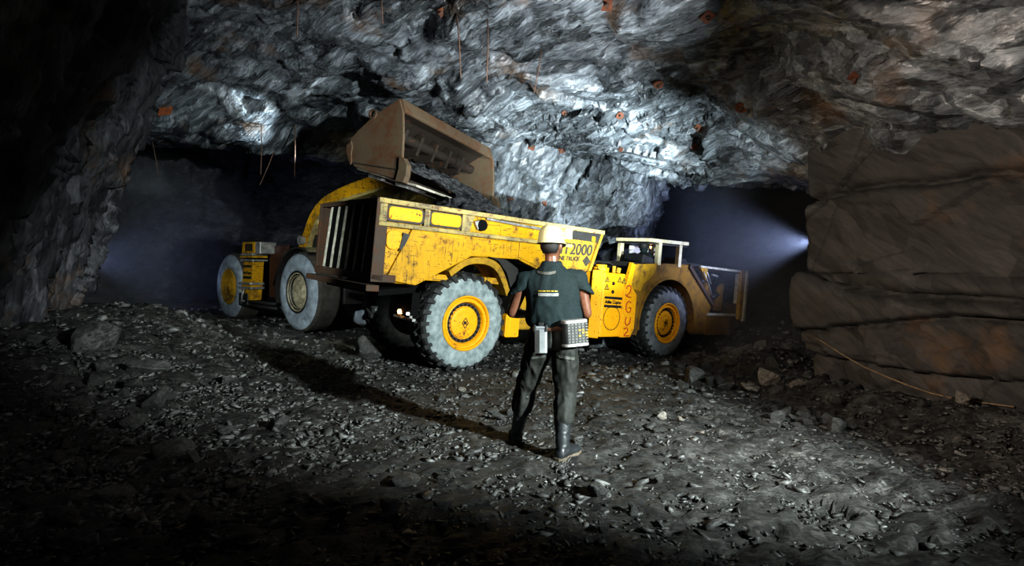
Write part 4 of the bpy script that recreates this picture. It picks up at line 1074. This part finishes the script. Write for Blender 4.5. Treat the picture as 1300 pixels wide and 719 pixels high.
# boots
for A2, K_, toe, zz in ((LA, LK, Vector((-.12, .99, 0)), zl), (RA, RK, Vector((.62, .78, 0)), zr)):
    side_ = Vector((toe.y, -toe.x, 0)); upz = Vector((0, 0, 1))
    q = pb(); lg = (K_ - A2)
    q.loft([(A2 + lg * .02 - toe * .005, side_ * .048, toe * .060), (A2 + lg * .25 - toe * .012, side_ * .056, toe * .066), (A2 + lg * .55 - toe * .02, side_ * .070, toe * .074), (A2 + lg * .80 - toe * .012, side_ * .073, toe * .076), (A2 + lg * .86 - toe * .01, side_ * .074, toe * .077)])
    g0 = Vector((A2.x, A2.y, zz))
    q.loft([(g0 - toe * .075 + upz * .045, side_ * .020, upz * .025), (g0 - toe * .055 + upz * .062, side_ * .043, upz * .048), (g0 + toe * .0 + upz * .075, side_ * .050, upz * .062), (g0 + toe * .07 + upz * .066, side_ * .048, upz * .052), (g0 + toe * .14 + upz * .052, side_ * .052, upz * .038), (g0 + toe * .19 + upz * .045, side_ * .044, upz * .030), (g0 + toe * .215 + upz * .040, side_ * .02, upz * .016)])
    bo = remeshed(q, 'boot', M['boot'], person, .009, 4, wrinkle=.004, wscale=9, stretch=(1, 1, 1.6))
    w = pb()
    pts_ = [(-.085, .018), (-.075, .036), (-.03, .044), (.03, .040), (.09, .044), (.15, .054), (.20, .044), (.228, .015)]
    ring = [g0 + toe * a + side_ * c_ for a, c_ in pts_] + [g0 + toe * a - side_ * c_ for a, c_ in reversed(pts_)]
    lo_ = [w._v(p - upz * .012) for p in ring]; hi_ = [w._v(p + upz * .032) for p in ring]
    w.bm.faces.new(lo_[::-1]); w.bm.faces.new(hi_)
    for i in range(len(ring)):
        j = (i + 1) % len(ring); w.bm.faces.new((lo_[i], lo_[j], hi_[j], hi_[i]))
    w.build('boot_sole', M['sole'], bo)
# belt
m = pb()
N_ = 32; ra = []
for z_ in (1.008, 1.05):
    ra.append([(Vector((.335 + .190 * math.cos(2 * PI * k / N_), 4.405 + .142 * math.sin(2 * PI * k / N_), z_))) for k in range(N_)])
R0 = [m._v(p) for p in ra[0]]; R1 = [m._v(p) for p in ra[1]]
for k in range(N_):
    l = (k + 1) % N_; m.bm.faces.new((R0[k], R0[l], R1[l], R1[k]))
bl = m.build('belt', M['belt'], person, smooth=True); so = bl.modifiers.new('t', 'SOLIDIFY'); so.thickness = .008
# reflective tape laid on the cloth
def tape(name, target, x0, x1, z0, z1, mat, nx=16, nz=3, dz=lambda t: 0, gap=.006, edge=False):
    bv = BVHTree.FromPolygons([v.co for v in target.data.vertices], [p.vertices for p in target.data.polygons])
    inv = Vector(gP); m = MB(); G_ = []
    for i in range(nx + 1):
        row = []
        for j in range(nz + 1):
            x = x0 + (x1 - x0) * i / nx; z = z0 + (z1 - z0) * j / nz + dz(i / nx)
            loc, n, k, d = bv.ray_cast(Vector((x, 3.5, z)) + inv, Vector((0, 1, 0)))
            row.append(m.bm.verts.new(loc + n * gap * .4 + Vector((0, -gap, 0))) if loc is not None else None)
        G_.append(row)
    for i in range(nx):
        for j in range(nz):
            q = (G_[i][j], G_[i + 1][j], G_[i + 1][j + 1], G_[i][j + 1])
            if all(q): m.bm.faces.new(q)
    return m.build(name, mat, target, smooth=True)
tape('reflective_strip', shirt, .205, .345, 1.455, 1.477, M['reflect_dim'], dz=lambda t: -.012 * math.sin(PI * t))
tape('reflective_strip', shirt, .205, .362, 1.278, 1.302, M['reflect'])
# faint row of yellow stitched letters above the tape (not legible)
x = .205
rr_ = random.Random(2)
for k in range(5):
    w_ = (.028, .022, .030, .020, .026)[k]
    tape('stitched_mark', shirt, x, x + w_, 1.314, 1.322, M['yellow_letter'], nx=2, nz=1); x += w_ + .006
tape('reflective_strip', trousers, .135, .262, .775, .795, M['reflect_dim'], dz=lambda t: -.006 + .02 * t)
tape('reflective_strip', trousers, .365, .490, .785, .810, M['reflect_dim'], dz=lambda t: .012 - .02 * t)
# gear on the belt
root = empty('rescue_canister', Matrix.Translation((.222, 4.235, .845)))
tag(root, 'silver oblong rescuer canister hanging from the worker\'s belt at the left hip', 'canister')
m = MB(); m.prism(rounded(-.048, .048, -.03, .03, .018), 'z', 0, .185); m.build('canister_body', M['silver'], root, bevel=.006)
m = MB(); m.prism(rounded(-.050, .050, -.032, .032, .018), 'z', .187, .207); m.build('canister_cap', M['silver'], root, bevel=.006)
m = MB(); m.box2((-.058, -.036, .165), (-.040, .036, .218)); m.box2((.030, -.036, .165), (.046, .036, .218)); m.box2((-.02, -.02, .207), (.02, .03, .235)); m.build('clip', M['black_plastic'], root, bevel=.003)
m = MB(); m.box2((-.048, -.0345, .0), (-.012, -.031, .18)); m.build('shaded_side', M['dark'], root)  # dark strip painted as shade down the left of the canister
root = empty('lamp_battery', Matrix.Translation((.485, 4.225, .912)) @ Matrix.Rotation(.30, 4, 'Z') @ Matrix.Rotation(-.05, 4, 'Y'))
tag(root, 'black cap lamp battery with slotted cover on the worker\'s belt at right hip', 'battery')
m = MB(); m.prism(rounded(-.098, .098, -.035, .045, .03), 'z', 0, .175); m.build('battery_case', M['black_plastic'], root, bevel=.008)
m = MB(); m.prism(rounded(-.105, .105, -.045, .05, .035), 'z', -.012, .010); m.prism(rounded(-.102, .102, -.042, .048, .033), 'z', .165, .19); m.build('battery_cover', M['steel'], root, bevel=.004)
for i in range(6):
    for j in range(7):
        xx = -.062 + .145 * i / 5; z_ = .024 + .132 * j / 6
        m = MB(); m.box2((xx - .0095, -.0395, z_ - .0065), (xx + .0095, -.033, z_ + .0065)); m.build('cover_slot', M['yellow_letter'] if 2 <= j <= 4 and i > 2 and (i + j) % 3 else M['reflect_dim'], root)
# lamp cable from the battery up the back to the hat
m = pb(); m.tube([(.44, 4.27, 1.10), (.42, 4.262, 1.12)], .006); bpy.data.meshes.remove(m.mesh('x'))

# driver in the truck cab ---------------------------------------------
Tm = truck.matrix_world
def tw(u, v, w): return Tm @ Vector((u, v, w + TR))
drv = empty('person', Matrix.Translation(tw(4.3, .36, 1.15)))
tag(drv, 'driver in dark clothes sitting in the truck cab under the cream canopy', 'person')
Rm = Tm.to_3x3(); go = -drv.matrix_world.translation
def D(u, v, w): return Rm @ Vector((u, v, w))
def db(): return MB(go)
b = db()
b.loft([(tw(4.28, .36, 1.12), D(.10, 0, 0), D(0, .15, 0)), (tw(4.28, .36, 1.22), D(.10, 0, 0), D(0, .16, 0)), (tw(4.31, .36, 1.32), D(.09, 0, 0), D(0, .17, 0)), (tw(4.33, .36, 1.37), D(.06, 0, 0), D(0, .10, 0)), (tw(4.35, .36, 1.41), D(.045, 0, 0), D(0, .045, 0)), (tw(4.36, .36, 1.46), D(.05, 0, 0), D(0, .05, 0))])
for sv in (.18, .54):
    limb(b, [(*tw(4.32, sv, 1.33), .05), (*tw(4.40, sv - .01, 1.19), .042)]); limb(b, [(*tw(4.40, sv - .01, 1.19), .04), (*tw(4.60, .30 if sv < .3 else .38, 1.30), .026)])
    limb(b, [(*tw(4.30, sv + (.06 if sv < .3 else -.06), 1.12), .07), (*tw(4.66, sv + (.06 if sv < .3 else -.06), 1.12), .055)])
    hand(b, tw(4.60, .30 if sv < .3 else .38, 1.30), D(1, 0, 0), D(0, 0, 1), D(0, 0, 1) + D(0, -.5, 0))
dfx = (D(.3, -.95, 0), D(.95, .3, 0), D(0, 0, 1))
dc = tw(4.37, .36, 1.465)
c_scale = .80
head_mesh(b, dc, dfx)
bd = remeshed(b, 'body', M['shirt'], drv, .012, 3)
hat(drv, dc + D(0, 0, .03), dfx, M['dark'], go)
m = db(); m.cyl(dc + D(.15, 0, .05), dc + D(.185, -.02, .05), .026, n=12); m.build('cap_lamp', M['lamp_warm'], drv)
m = db(); m.loft([(dc - D(0, 0, .115) + dfx[1] * .045, dfx[0] * .02, dfx[1] * .03), (dc - D(0, 0, .06) + dfx[1] * .022, dfx[0] * .060, dfx[1] * .085), (dc + dfx[1] * .012, dfx[0] * .068, dfx[1] * .09)]); m.build('face', M['skin'], bd, smooth=True)

# ================================================================== STONES
def hull(seed, n=16, flat=(1, .8, .55)):
    r = random.Random(seed)
    bm = bmesh.new()
    for _ in range(n):
        v = Vector((r.gauss(0, 1), r.gauss(0, 1), r.gauss(0, 1))).normalized() * r.uniform(.8, 1.0)
        bm.verts.new((v.x * flat[0], v.y * flat[1], v.z * flat[2]))
    res = bmesh.ops.convex_hull(bm, input=bm.verts)
    bmesh.ops.delete(bm, geom=[v for v in bm.verts if not v.link_faces], context='VERTS')
    bmesh.ops.dissolve_limit(bm, angle_limit=.25, verts=bm.verts, edges=bm.edges)
    bmesh.ops.bevel(bm, geom=list(bm.edges), offset=.05, segments=1, affect='EDGES', profile=.5)
    bmesh.ops.triangulate(bm, faces=bm.faces)
    bmesh.ops.recalc_face_normals(bm, faces=bm.faces)
    me = bpy.data.meshes.new('stone'); bm.to_mesh(me); bm.free()
    return me
# gravel: thousands of shards as one piece of stuff
def shards(name, n, smin, smax, sampler, seed, label, flat=.4):
    rs = np.random.RandomState(seed); r = random.Random(seed)
    T_ = []
    for k in range(14):
        bm = bmesh.new()
        nn_ = r.randint(4, 6); sq = r.uniform(.45, .85)
        aa = sorted(r.uniform(0, 2 * PI) for _ in range(nn_))
        for a in aa:
            q = r.uniform(.75, 1.05)
            bm.verts.new((q * math.cos(a), q * sq * math.sin(a), flat * r.uniform(.2, 1.0)))
            q *= r.uniform(.8, 1.15)
            bm.verts.new((q * math.cos(a + .1), q * sq * math.sin(a + .1), -flat * r.uniform(.4, 1.0)))
        bmesh.ops.convex_hull(bm, input=bm.verts)
        bmesh.ops.delete(bm, geom=[v for v in bm.verts if not v.link_faces], context='VERTS')
        bmesh.ops.recalc_face_normals(bm, faces=bm.faces)
        bm.verts.ensure_lookup_table(); bm.verts.index_update()
        T_.append((np.array([v.co[:] for v in bm.verts]), np.array([[v.index for v in f.verts] for f in bm.faces])))
        bm.free()
    x, y, sz = sampler(rs, n)
    z = ground_z(x, y)
    V_, F_ = [], []; base = 0
    for i in range(len(x)):
        tv, tf = T_[i % 14]
        a = rs.uniform(0, 2 * PI); tl = rs.normal(0, .26, 2)
        s_ = sz[i]
        R_ = np.array(Matrix.Rotation(a, 3, 'Z') @ Matrix.Rotation(tl[0], 3, 'X') @ Matrix.Rotation(tl[1], 3, 'Y'))
        V_.append((tv * s_) @ R_.T + np.array([x[i], y[i], z[i] + s_ * flat * .25])); F_.append(tf + base); base += len(tv)
    V_ = np.concatenate(V_); F_ = np.concatenate(F_)
    me = bpy.data.meshes.new(name)
    me.vertices.add(len(V_)); me.vertices.foreach_set('co', V_.reshape(-1).astype(np.float32))
    q = F_.reshape(-1)
    me.loops.add(len(q)); me.loops.foreach_set('vertex_index', q.astype(np.int32))
    me.polygons.add(len(F_)); me.polygons.foreach_set('loop_start', np.arange(0, len(q), 3, dtype=np.int32)); me.polygons.foreach_set('loop_total', np.full(len(F_), 3, dtype=np.int32))
    me.update(); me.validate()
    o = link(name, me, M['shard'])
    tag(o, label, 'gravel', kind='stuff')
    return o
def samp_near(rs, n):
    y = np.exp(rs.uniform(math.log(2.3), math.log(9), n)); x = rs.uniform(-1.05, 1.0, n) * y
    # fewer shards on the trodden track to the right of the worker
    keep = rs.rand(n) < np.where((x > .5) & (x < 3.2), .35, np.where((x > -1.6) & (x < .2) & (y < 4.2), .45, 1.0))
    x, y = x[keep], y[keep]
    s = .0125 * np.exp(np.abs(rs.normal(0, .62, len(x)))) * (.75 + .06 * y) * np.where(x < -1.2, 1.35, 1.0)
    return x, y, np.clip(s, .008, .075)
shards('gravel', 26000, .01, .1, samp_near, 301, 'grey slate chips strewn over the mine floor', flat=.26)
def samp_far(rs, n):
    y = rs.uniform(7.5, 15, n); x = rs.uniform(-.8, .75, n) * y
    s = .03 * np.exp(np.abs(rs.normal(0, .6, n)))
    return x, y, np.clip(s, .02, .14)
shards('gravel', 3500, .02, .14, samp_far, 303, 'dark broken slate lying around the wheels of the two machines')

STONES = [hull(400 + i, 18, f) for i, f in enumerate([(1, .8, .55), (1, .7, .35), (1, .9, .8), (1, .6, .4), (1, .85, .3), (1, .75, .65)])]
for me in STONES: me.materials.append(M['stone'])
def stone(name, x, y, r, k, rot, label, group=None, sink=.25, mat=None, cat='stone'):
    me = STONES[k]
    if mat:
        me = me.copy(); me.materials.clear(); me.materials.append(mat)
    o = bpy.data.objects.new(name, me); COL.objects.link(o)
    R_ = Matrix.Rotation(rot[2], 3, 'Z') @ Matrix.Rotation(rot[0], 3, 'X') @ Matrix.Rotation(rot[1], 3, 'Y')
    lowest = min((R_ @ v.co).z for v in me.vertices) * r
    o.matrix_world = Matrix.Translation((x, y, gz(x, y) - lowest * (1 - sink))) @ R_.to_4x4() @ Matrix.Diagonal((r, r, r, 1))
    tag(o, label, cat, group)
    return o
def atg(px, py, Y):   # place on the ground under a picture column at distance Y
    return (px - 650) / 700 * Y, Y
pale = rock_mat('pale_stone', (.17, .15, .12), (.34, .31, .27), rough=.7, spec=.2, flake=1.0, stretch=(1, 1, 1), bump=.01)
named = [
 ('boulder', 4.60, 5.62, .125, 2, (.2, .3, .4), 'rounded pale boulder at the foot of the slab wall on the right', pale),
 ('boulder', 5.0, 5.45, .13, 0, (.1, -.2, 1.4), 'brown angular boulder just right of the rounded pale boulder', None),
 ('boulder', 4.28, 5.75, .12, 1, (.5, .1, .9), 'grey wedge of rock just left of the rounded pale boulder', None),
 ('boulder', 3.72, 8.0, .22, 2, (.3, .1, .2), 'tan upright block standing at the corner of the slab wall', pale),
 ('boulder', 3.45, 8.0, .22, 4, (.1, .1, .9), 'flat tan slab lying left of the upright tan block', pale),
 ('boulder', 3.9, 7.55, .18, 1, (.3, -.1, .3), 'pale flat stone leaning in front of the upright tan block', pale),
 ('boulder', 3.9, 6.6, .15, 0, (.1, .2, .3), 'knobbly stone in the scree along the foot of the slab wall', None),
 ('boulder', 1.53, 5.62, .085, 3, (1.2, .3, .3), 'upright pale stone standing alone on the track right of the worker', pale),
 ('boulder', 1.69, 5.55, .055, 0, (.4, .1, 1.3), 'small pale stone lying right of the upright pale stone', pale),
 ('boulder', 1.75, 5.1, .05, 1, (.2, .3, 2.0), 'small flat stone nearest the camera of the track stones', pale),
 ('boulder', -.62, 6.85, .075, 0, (.1, .2, .7), 'round pale stone in front of the big dusty rear tyre', pale),
 ('boulder', -.48, 6.75, .06, 3, (.1, .2, 1.7), 'small pale stone right of the round stone by the rear tyre', pale),
 ('boulder', -4.1, 6.2, .30, 1, (.2, .1, .4), 'broad flat grey slab half buried near the left wall', None),
 ('boulder', -4.9, 6.5, .34, 0, (.4, -.3, 1.2), 'large dark block at the foot of the left wall', None),
 ('boulder', -2.55, 4.15, .17, 4, (.5, .2, .3), 'sharp grey slate plate standing tilted in the left rubble', None),
 ('boulder', -2.05, 4.85, .19, 1, (.2, .5, 2.2), 'smooth dark lump of slate among chips left of the shadow', None),
 ('boulder', 5.1, 5.1, .08, 3, (.1, .1, .6), 'tan brick shaped stone farthest right by the slab wall', pale),
 ('boulder', -.72, 3.75, .13, 4, (.15, .1, .5), 'flat grey slate plate in the foreground left of the worker', None),
 ('boulder', .55, 3.55, .10, 0, (.15, .2, 1.5), 'grey blocky stone in the foreground below the right boot', None),
 ('boulder', -2.3, 8.9, .30, 2, (.5, .3, .2), 'pale grey rock lying under the truck behind its rear wheels', None),
]
placed = []
for nm, x, y, r, k, rot, lab, mt in named:
    stone(nm, x, y, r, k, rot, lab, mat=mt); placed.append((x, y, r))
zones = [
 # x range, y range, count, size range, label, group
 (lambda r: (r.uniform(-1.0, -.5), r.uniform(3.0, 6.5)), 60, (.07, .17), 'loose grey slate block in the rubble along the left wall', 'loose blocks along the left wall'),
 (lambda r: (r.uniform(-.45, .1), r.uniform(3.0, 7.0)), 30, (.045, .10), 'loose slate stone on the floor between the left rubble and the worker', 'loose stones left of the worker'),
 (lambda r: (r.uniform(.08, .5), r.uniform(3.0, 6.5)), 22, (.03, .065), 'small loose stone on the trodden floor right of the worker', 'loose stones right of the worker'),
 (lambda r: (r.uniform(.47, .62), r.uniform(5.6, 8.6)), 70, (.06, .17), 'broken rock in the scree at the foot of the slab wall', 'scree along the slab wall'),
 (lambda r: (r.uniform(.30, .52), r.uniform(8.2, 11.5)), 60, (.10, .30), 'dark broken rock piled beside the front of the truck', 'rock pile by the truck front'),
]
rr = random.Random(5)
for fn, cnt, (s0, s1), lab, grp in zones:
    c = 0; tries = 0
    while c < cnt and tries < 3000:
        tries += 1
        q, y = fn(rr); x = q * y
        r = s0 + (s1 - s0) * rr.random() ** 2
        if any((x - a) ** 2 + (y - b) ** 2 < (.85 * (r + s)) ** 2 for a, b, s in placed): continue
        if abs(x - .2) < .35 and 3.9 < y < 5.0: continue
        # keep clear of the truck's footprint
        du = (x + .668) * .7874 + (y - 8.2) * .6133; dv = -(x + .668) * .615 + (y - 8.2) * .789
        if -1.8 < du < 8.0 and -.25 < dv < 2.5: continue
        if x > 4.0 and y > 7.3 and y < 9.6: continue
        placed.append((x, y, r)); c += 1
        stone('loose_stone', x, y, r, rr.randrange(6), (rr.gauss(0, .3), rr.gauss(0, .3), rr.uniform(0, 6.3)), lab, grp)

# ================================================================== ROOF BOLTS, RODS, CABLE
dg = bpy.context.evaluated_depsgraph_get(); dg.update()
CAM = Vector((0, 0, 1.5))
def shoot(px, py):
    d = Vector(((px - 650) / 700, 1, (340 - py) / 700)).normalized()
    best = None
    for o in (ceiling, bpy.data.objects['wall_left'], bpy.data.objects['wall_back'], bpy.data.objects['wall_right']):
        ok, loc, n, i = o.ray_cast(CAM, d)
        if ok and (best is None or (loc - CAM).length < (best[0] - CAM).length):
            best = (loc, n if n.dot(d) < 0 else -n)
    return best
plates = [
 (561, 15, .09, 'rust coloured bolt plate in the pale roof, nearest the top edge above the bucket'),
 (771, 7, .12, 'rust coloured bolt plate at the top edge of the roof, near the centre right'),
 (836, 107, .11, 'round rust ring plate in the dark roof above the bright rock band'),
 (717, 143, .09, 'rust coloured bolt plate at the upper left end of the bright rock band'),
 (787, 147, .09, 'dark red bolt plate beside the bright rock band, below the round ring plate'),
 (675, 186, .12, 'square brown bolt plate in the shaded rock right of the bucket'),
 (713, 191, .09, 'rust coloured bolt plate on the bright rock right of the square brown plate'),
 (788, 190, .07, 'small orange bolt plate in the middle of the bright rock band'),
 (648, 253, .12, 'rust coloured bolt plate on the back wall just above the ore heap'),
 (691, 258, .10, 'orange red bolt plate on the back wall above the truck rail'),
 (898, 20, .13, 'rust coloured bolt plate in the upper right of the roof'),
 (1086, 97, .10, 'dark red bolt plate alone in the dark right part of the roof'),
 (942, 136, .13, 'tall rust streaked bolt plate above the right tunnel mouth'),
 (888, 162, .12, 'red bolt plate at the left end of a rusty patch above the right tunnel'),
 (882, 187, .09, 'small red bolt plate low on the rock lip over the right tunnel'),
]
for px, py, r, lab in plates:
    h = shoot(px, py)
    if not h: continue
    loc, n = h
    n = (n + Vector((0, -.5, -.3))).normalized()
    q = n.to_track_quat('Z', 'Y').to_matrix().to_4x4(); q.translation = loc + n * .01
    root = empty('bolt_plate', q @ Matrix.Rotation(px, 4, 'Z')); tag(root, lab, 'bolt plate')
    m = MB()
    ring = [(r * .75 * math.cos(a) * (1 + .12 * math.sin(3 * a + px)), r * .75 * math.sin(a) * (1 + .12 * math.cos(2 * a + py))) for a in [2 * PI * k / 10 for k in range(10)]] if 'ring' in lab or 'tall' in lab else [(-r * .6, -r * .55), (r * .6, -r * .6), (r * .55, r * .6), (-r * .6, r * .55)]
    m.prism(ring, 'z', -.03, .02); m.build('plate', M['rust_plate'], root, bevel=.006)
    m = MB(); m.cyl((0, 0, .01), (0, 0, .05), r * .28, r * .2, n=8); m.cyl((0, 0, .03), (0, 0, .09), .014, n=8); m.build('bolt', M['rod'], root)
rods = [
 (377, -15, 377, 47, 'thin rusty rod hanging from the roof at top, left of centre'),
 (481, -10, 486, 30, 'short rusty rod hanging from the roof above the bucket, left of a longer pair'),
 (579, 18, 585, 98, 'long rusty rod hanging from the pale roof, left of a parallel rod'),
 (619, 25, 618, 105, 'long dark rod hanging from the pale roof, right of a parallel rod'),
 (688, 65, 678, 118, 'thin rod hanging from the roof near the bright rock band'),
 (332, 158, 331, 222, 'thin rod hanging over the dark left tunnel mouth'),
 (374, 158, 374, 224, 'thin straight rod hanging over the dark left tunnel, right of another'),
 (350, 192, 330, 235, 'bent rod hanging slantwise over the dark left tunnel mouth'),
 (192, 180, 201, 222, 'short rod sticking from the left wall edge'),
]
for x0, y0, x1, y1, lab in rods:
    h = shoot(x0, max(2, y0))
    if not h: continue
    p0 = h[0]; Yd = p0.y
    top = Vector(((x0 - 650) / 700 * Yd, Yd, 1.5 + (340 - y0) / 700 * Yd + .10))
    Y1 = Yd - .12
    bot = Vector(((x1 - 650) / 700 * Y1, Y1, 1.5 + (340 - y1) / 700 * Y1))
    mid = (top + bot) / 2 + Vector((.012, 0, 0))
    m = MB(); m.tube([top, mid, bot], [.012, .011, .008], 6)
    o = m.build('hanging_rod', M['rod'], None, smooth=True); tag(o, lab, 'rod')
# orange marker on the left wall edge
h = shoot(211, 137)
if h:
    loc, n = h
    m = MB(); c = loc + n * .04
    X_ = Vector((1, .2, .05)); Zv = Vector((.05, .1, 1))
    ring = [c + X_ * a + Zv * b for a, b in ((-.13, -.14), (.10, -.10), (.13, .12), (-.12, .11))]
    vs = [m._v(p) for p in ring] + [m._v(p - n * .02) for p in ring]
    m.bm.faces.new(vs[:4]); m.bm.faces.new(vs[7:3:-1])
    for i in range(4):
        j = (i + 1) % 4; m.bm.faces.new((vs[i], vs[4 + i], vs[4 + j], vs[j]))
    o = m.build('marker_plate', M['orange_cloth']); tag(o, 'dull orange square marker plate on the edge of the left wall', 'marker')
# cable trailing down the slab wall
pts = []
for px, py in ((1038, 429), (1058, 440), (1075, 453), (1100, 468), (1130, 479), (1155, 489), (1185, 501), (1215, 506), (1250, 511), (1290, 516)):
    h = shoot(px, py)
    if h: pts.append(h[0] + h[1] * .03)
if len(pts) > 2:
    sm = [pts[0]] + [(pts[i - 1] + pts[i] * 2 + pts[i + 1]) / 4 for i in range(1, len(pts) - 1)] + [pts[-1]]
    m = MB(); m.tube(sm, .011, 6); o = m.build('cable', M['cable'], None, smooth=True); tag(o, 'thin tan cable trailing down across the slab wall on the right', 'cable')

# ================================================================== LIGHT, HAZE, CAMERA
def spot(name, loc, aim, power, angle, blend=.4, color=(1, 1, 1), radius=.15):
    l = bpy.data.lights.new(name, 'SPOT'); l.energy = power; l.color = color; l.spot_size = math.radians(angle); l.spot_blend = blend; l.shadow_soft_size = radius
    o = bpy.data.objects.new(name, l); COL.objects.link(o)
    o.location = loc; o.rotation_euler = (Vector(aim) - Vector(loc)).to_track_quat('-Z', 'Y').to_euler()
    return o
COOL = (.88, 1.0, 1.0)
spot('key_light', (4.6, .2, 2.7), (-1.0, 8.4, .8), 7200, 56, .65, COOL, .10)
spot('roof_light', (3.4, 3.6, .4), (1.5, 10.9, 3.35), 10500, 34, .8, (.80, .95, 1.0), .06)
spot('roof_light', (3.4, 3.6, .4), (3.5, 9.7, 3.5), 2600, 20, .7, (.80, .95, 1.0), .06)
spot('floor_fill', (4.6, .2, 2.7), (1.25, 3.9, 0), 650, 30, .9, COOL, .1)  # extra spot added at the key to brighten the foreground floor
spot('roof_light', (2.5, 4.0, .8), (-.6, 8.6, 5.0), 2900, 60, .9, (.90, .97, 1.0), .10)
spot('roof_light', (-2.4, 11.9, 2.3), (-7.8, 10.4, 4.9), 6500, 40, .35, (.75, .92, 1.0), .06)
spot('warm_light', (-.6, 2.6, 2.2), (4.6, 6.0, 1.4), 800, 75, .8, (1.0, .87, .75), .2)
spot('left_light', (.5, 3.5, 2.4), (-6.0, 8.6, 3.2), 22, 36, .9, (1.0, .92, .95), .2)
spot('loader_light', (-3.2, 2.0, 2.6), (-4.3, 11.2, 1.7), 2500, 30, .6, COOL, .1)
spot('tunnel_light', (5.45, 10.0, 1.95), (3.0, 13.0, 2.0), 600, 80, .8, (.55, .65, 1.0), .08)
spot('tunnel_light', (-9.2, 11.75, 1.7), (-8.6, 15, 1.8), 330, 76, .8, (.50, .58, 1.0), .08)
spot('rubble_fill', (.6, 2.6, 3.0), (-3.6, 5.2, 0), 90, 56, .9, (1.0, .96, .96), .1)  # unseen fill added to lift the rubble on the left
spot('nose_fill', (2.6, 7.0, 2.6), (4.7, 11.4, .2), 190, 44, .8, (1.0, .9, .75), .1)  # unseen spot added to brighten the truck front and rock pile
spot('axle_light', (-2.6, 5.0, .9), (-1.6, 9.3, .6), 120, 16, .7, (1.0, .95, .85), .05)
def haze(name, a, b, dens, label):
    m = bpy.data.materials.new(name); m.use_nodes = True; nt = m.node_tree; nt.nodes.clear()
    out = nt.nodes.new('ShaderNodeOutputMaterial'); v = nt.nodes.new('ShaderNodeVolumeScatter')
    v.inputs['Density'].default_value = dens; v.inputs['Color'].default_value = (.85, .9, 1, 1); v.inputs['Anisotropy'].default_value = 0.2
    nt.links.new(v.outputs[0], out.inputs['Volume'])
    mb = MB(); mb.box2(a, b); o = mb.build(name, m); tag(o, label, 'haze', kind='stuff')
haze('haze', (3.6, 9.3, -.3), (8.5, 16.5, 3.9), .05, 'blue lit dust haze hanging in the right tunnel mouth')
haze('haze', (-11.5, 11.0, -.1), (-7.0, 16.0, 3.9), .028, 'blue lit dust haze hanging in the left tunnel mouth')

w = bpy.data.worlds.new('mine_dark'); SC.world = w; w.use_nodes = True
w.node_tree.nodes['Background'].inputs[0].default_value = (.02, .022, .025, 1); w.node_tree.nodes['Background'].inputs[1].default_value = .0
cam = bpy.data.cameras.new('camera'); cam.sensor_width = 36; cam.lens = 700 / 1300 * 36; cam.shift_y = -19.5 / 1300; cam.clip_end = 200
co = bpy.data.objects.new('camera', cam); COL.objects.link(co); co.location = (0, 0, 1.5); co.rotation_euler = (PI / 2, 0, 0)
SC.camera = co
SC.view_settings.view_transform = 'Standard'; SC.view_settings.look = 'Medium High Contrast'; SC.view_settings.exposure = 0
SC.cycles.use_denoising = True
SC.cycles.max_bounces = 4; SC.cycles.diffuse_bounces = 2; SC.cycles.volume_bounces = 0
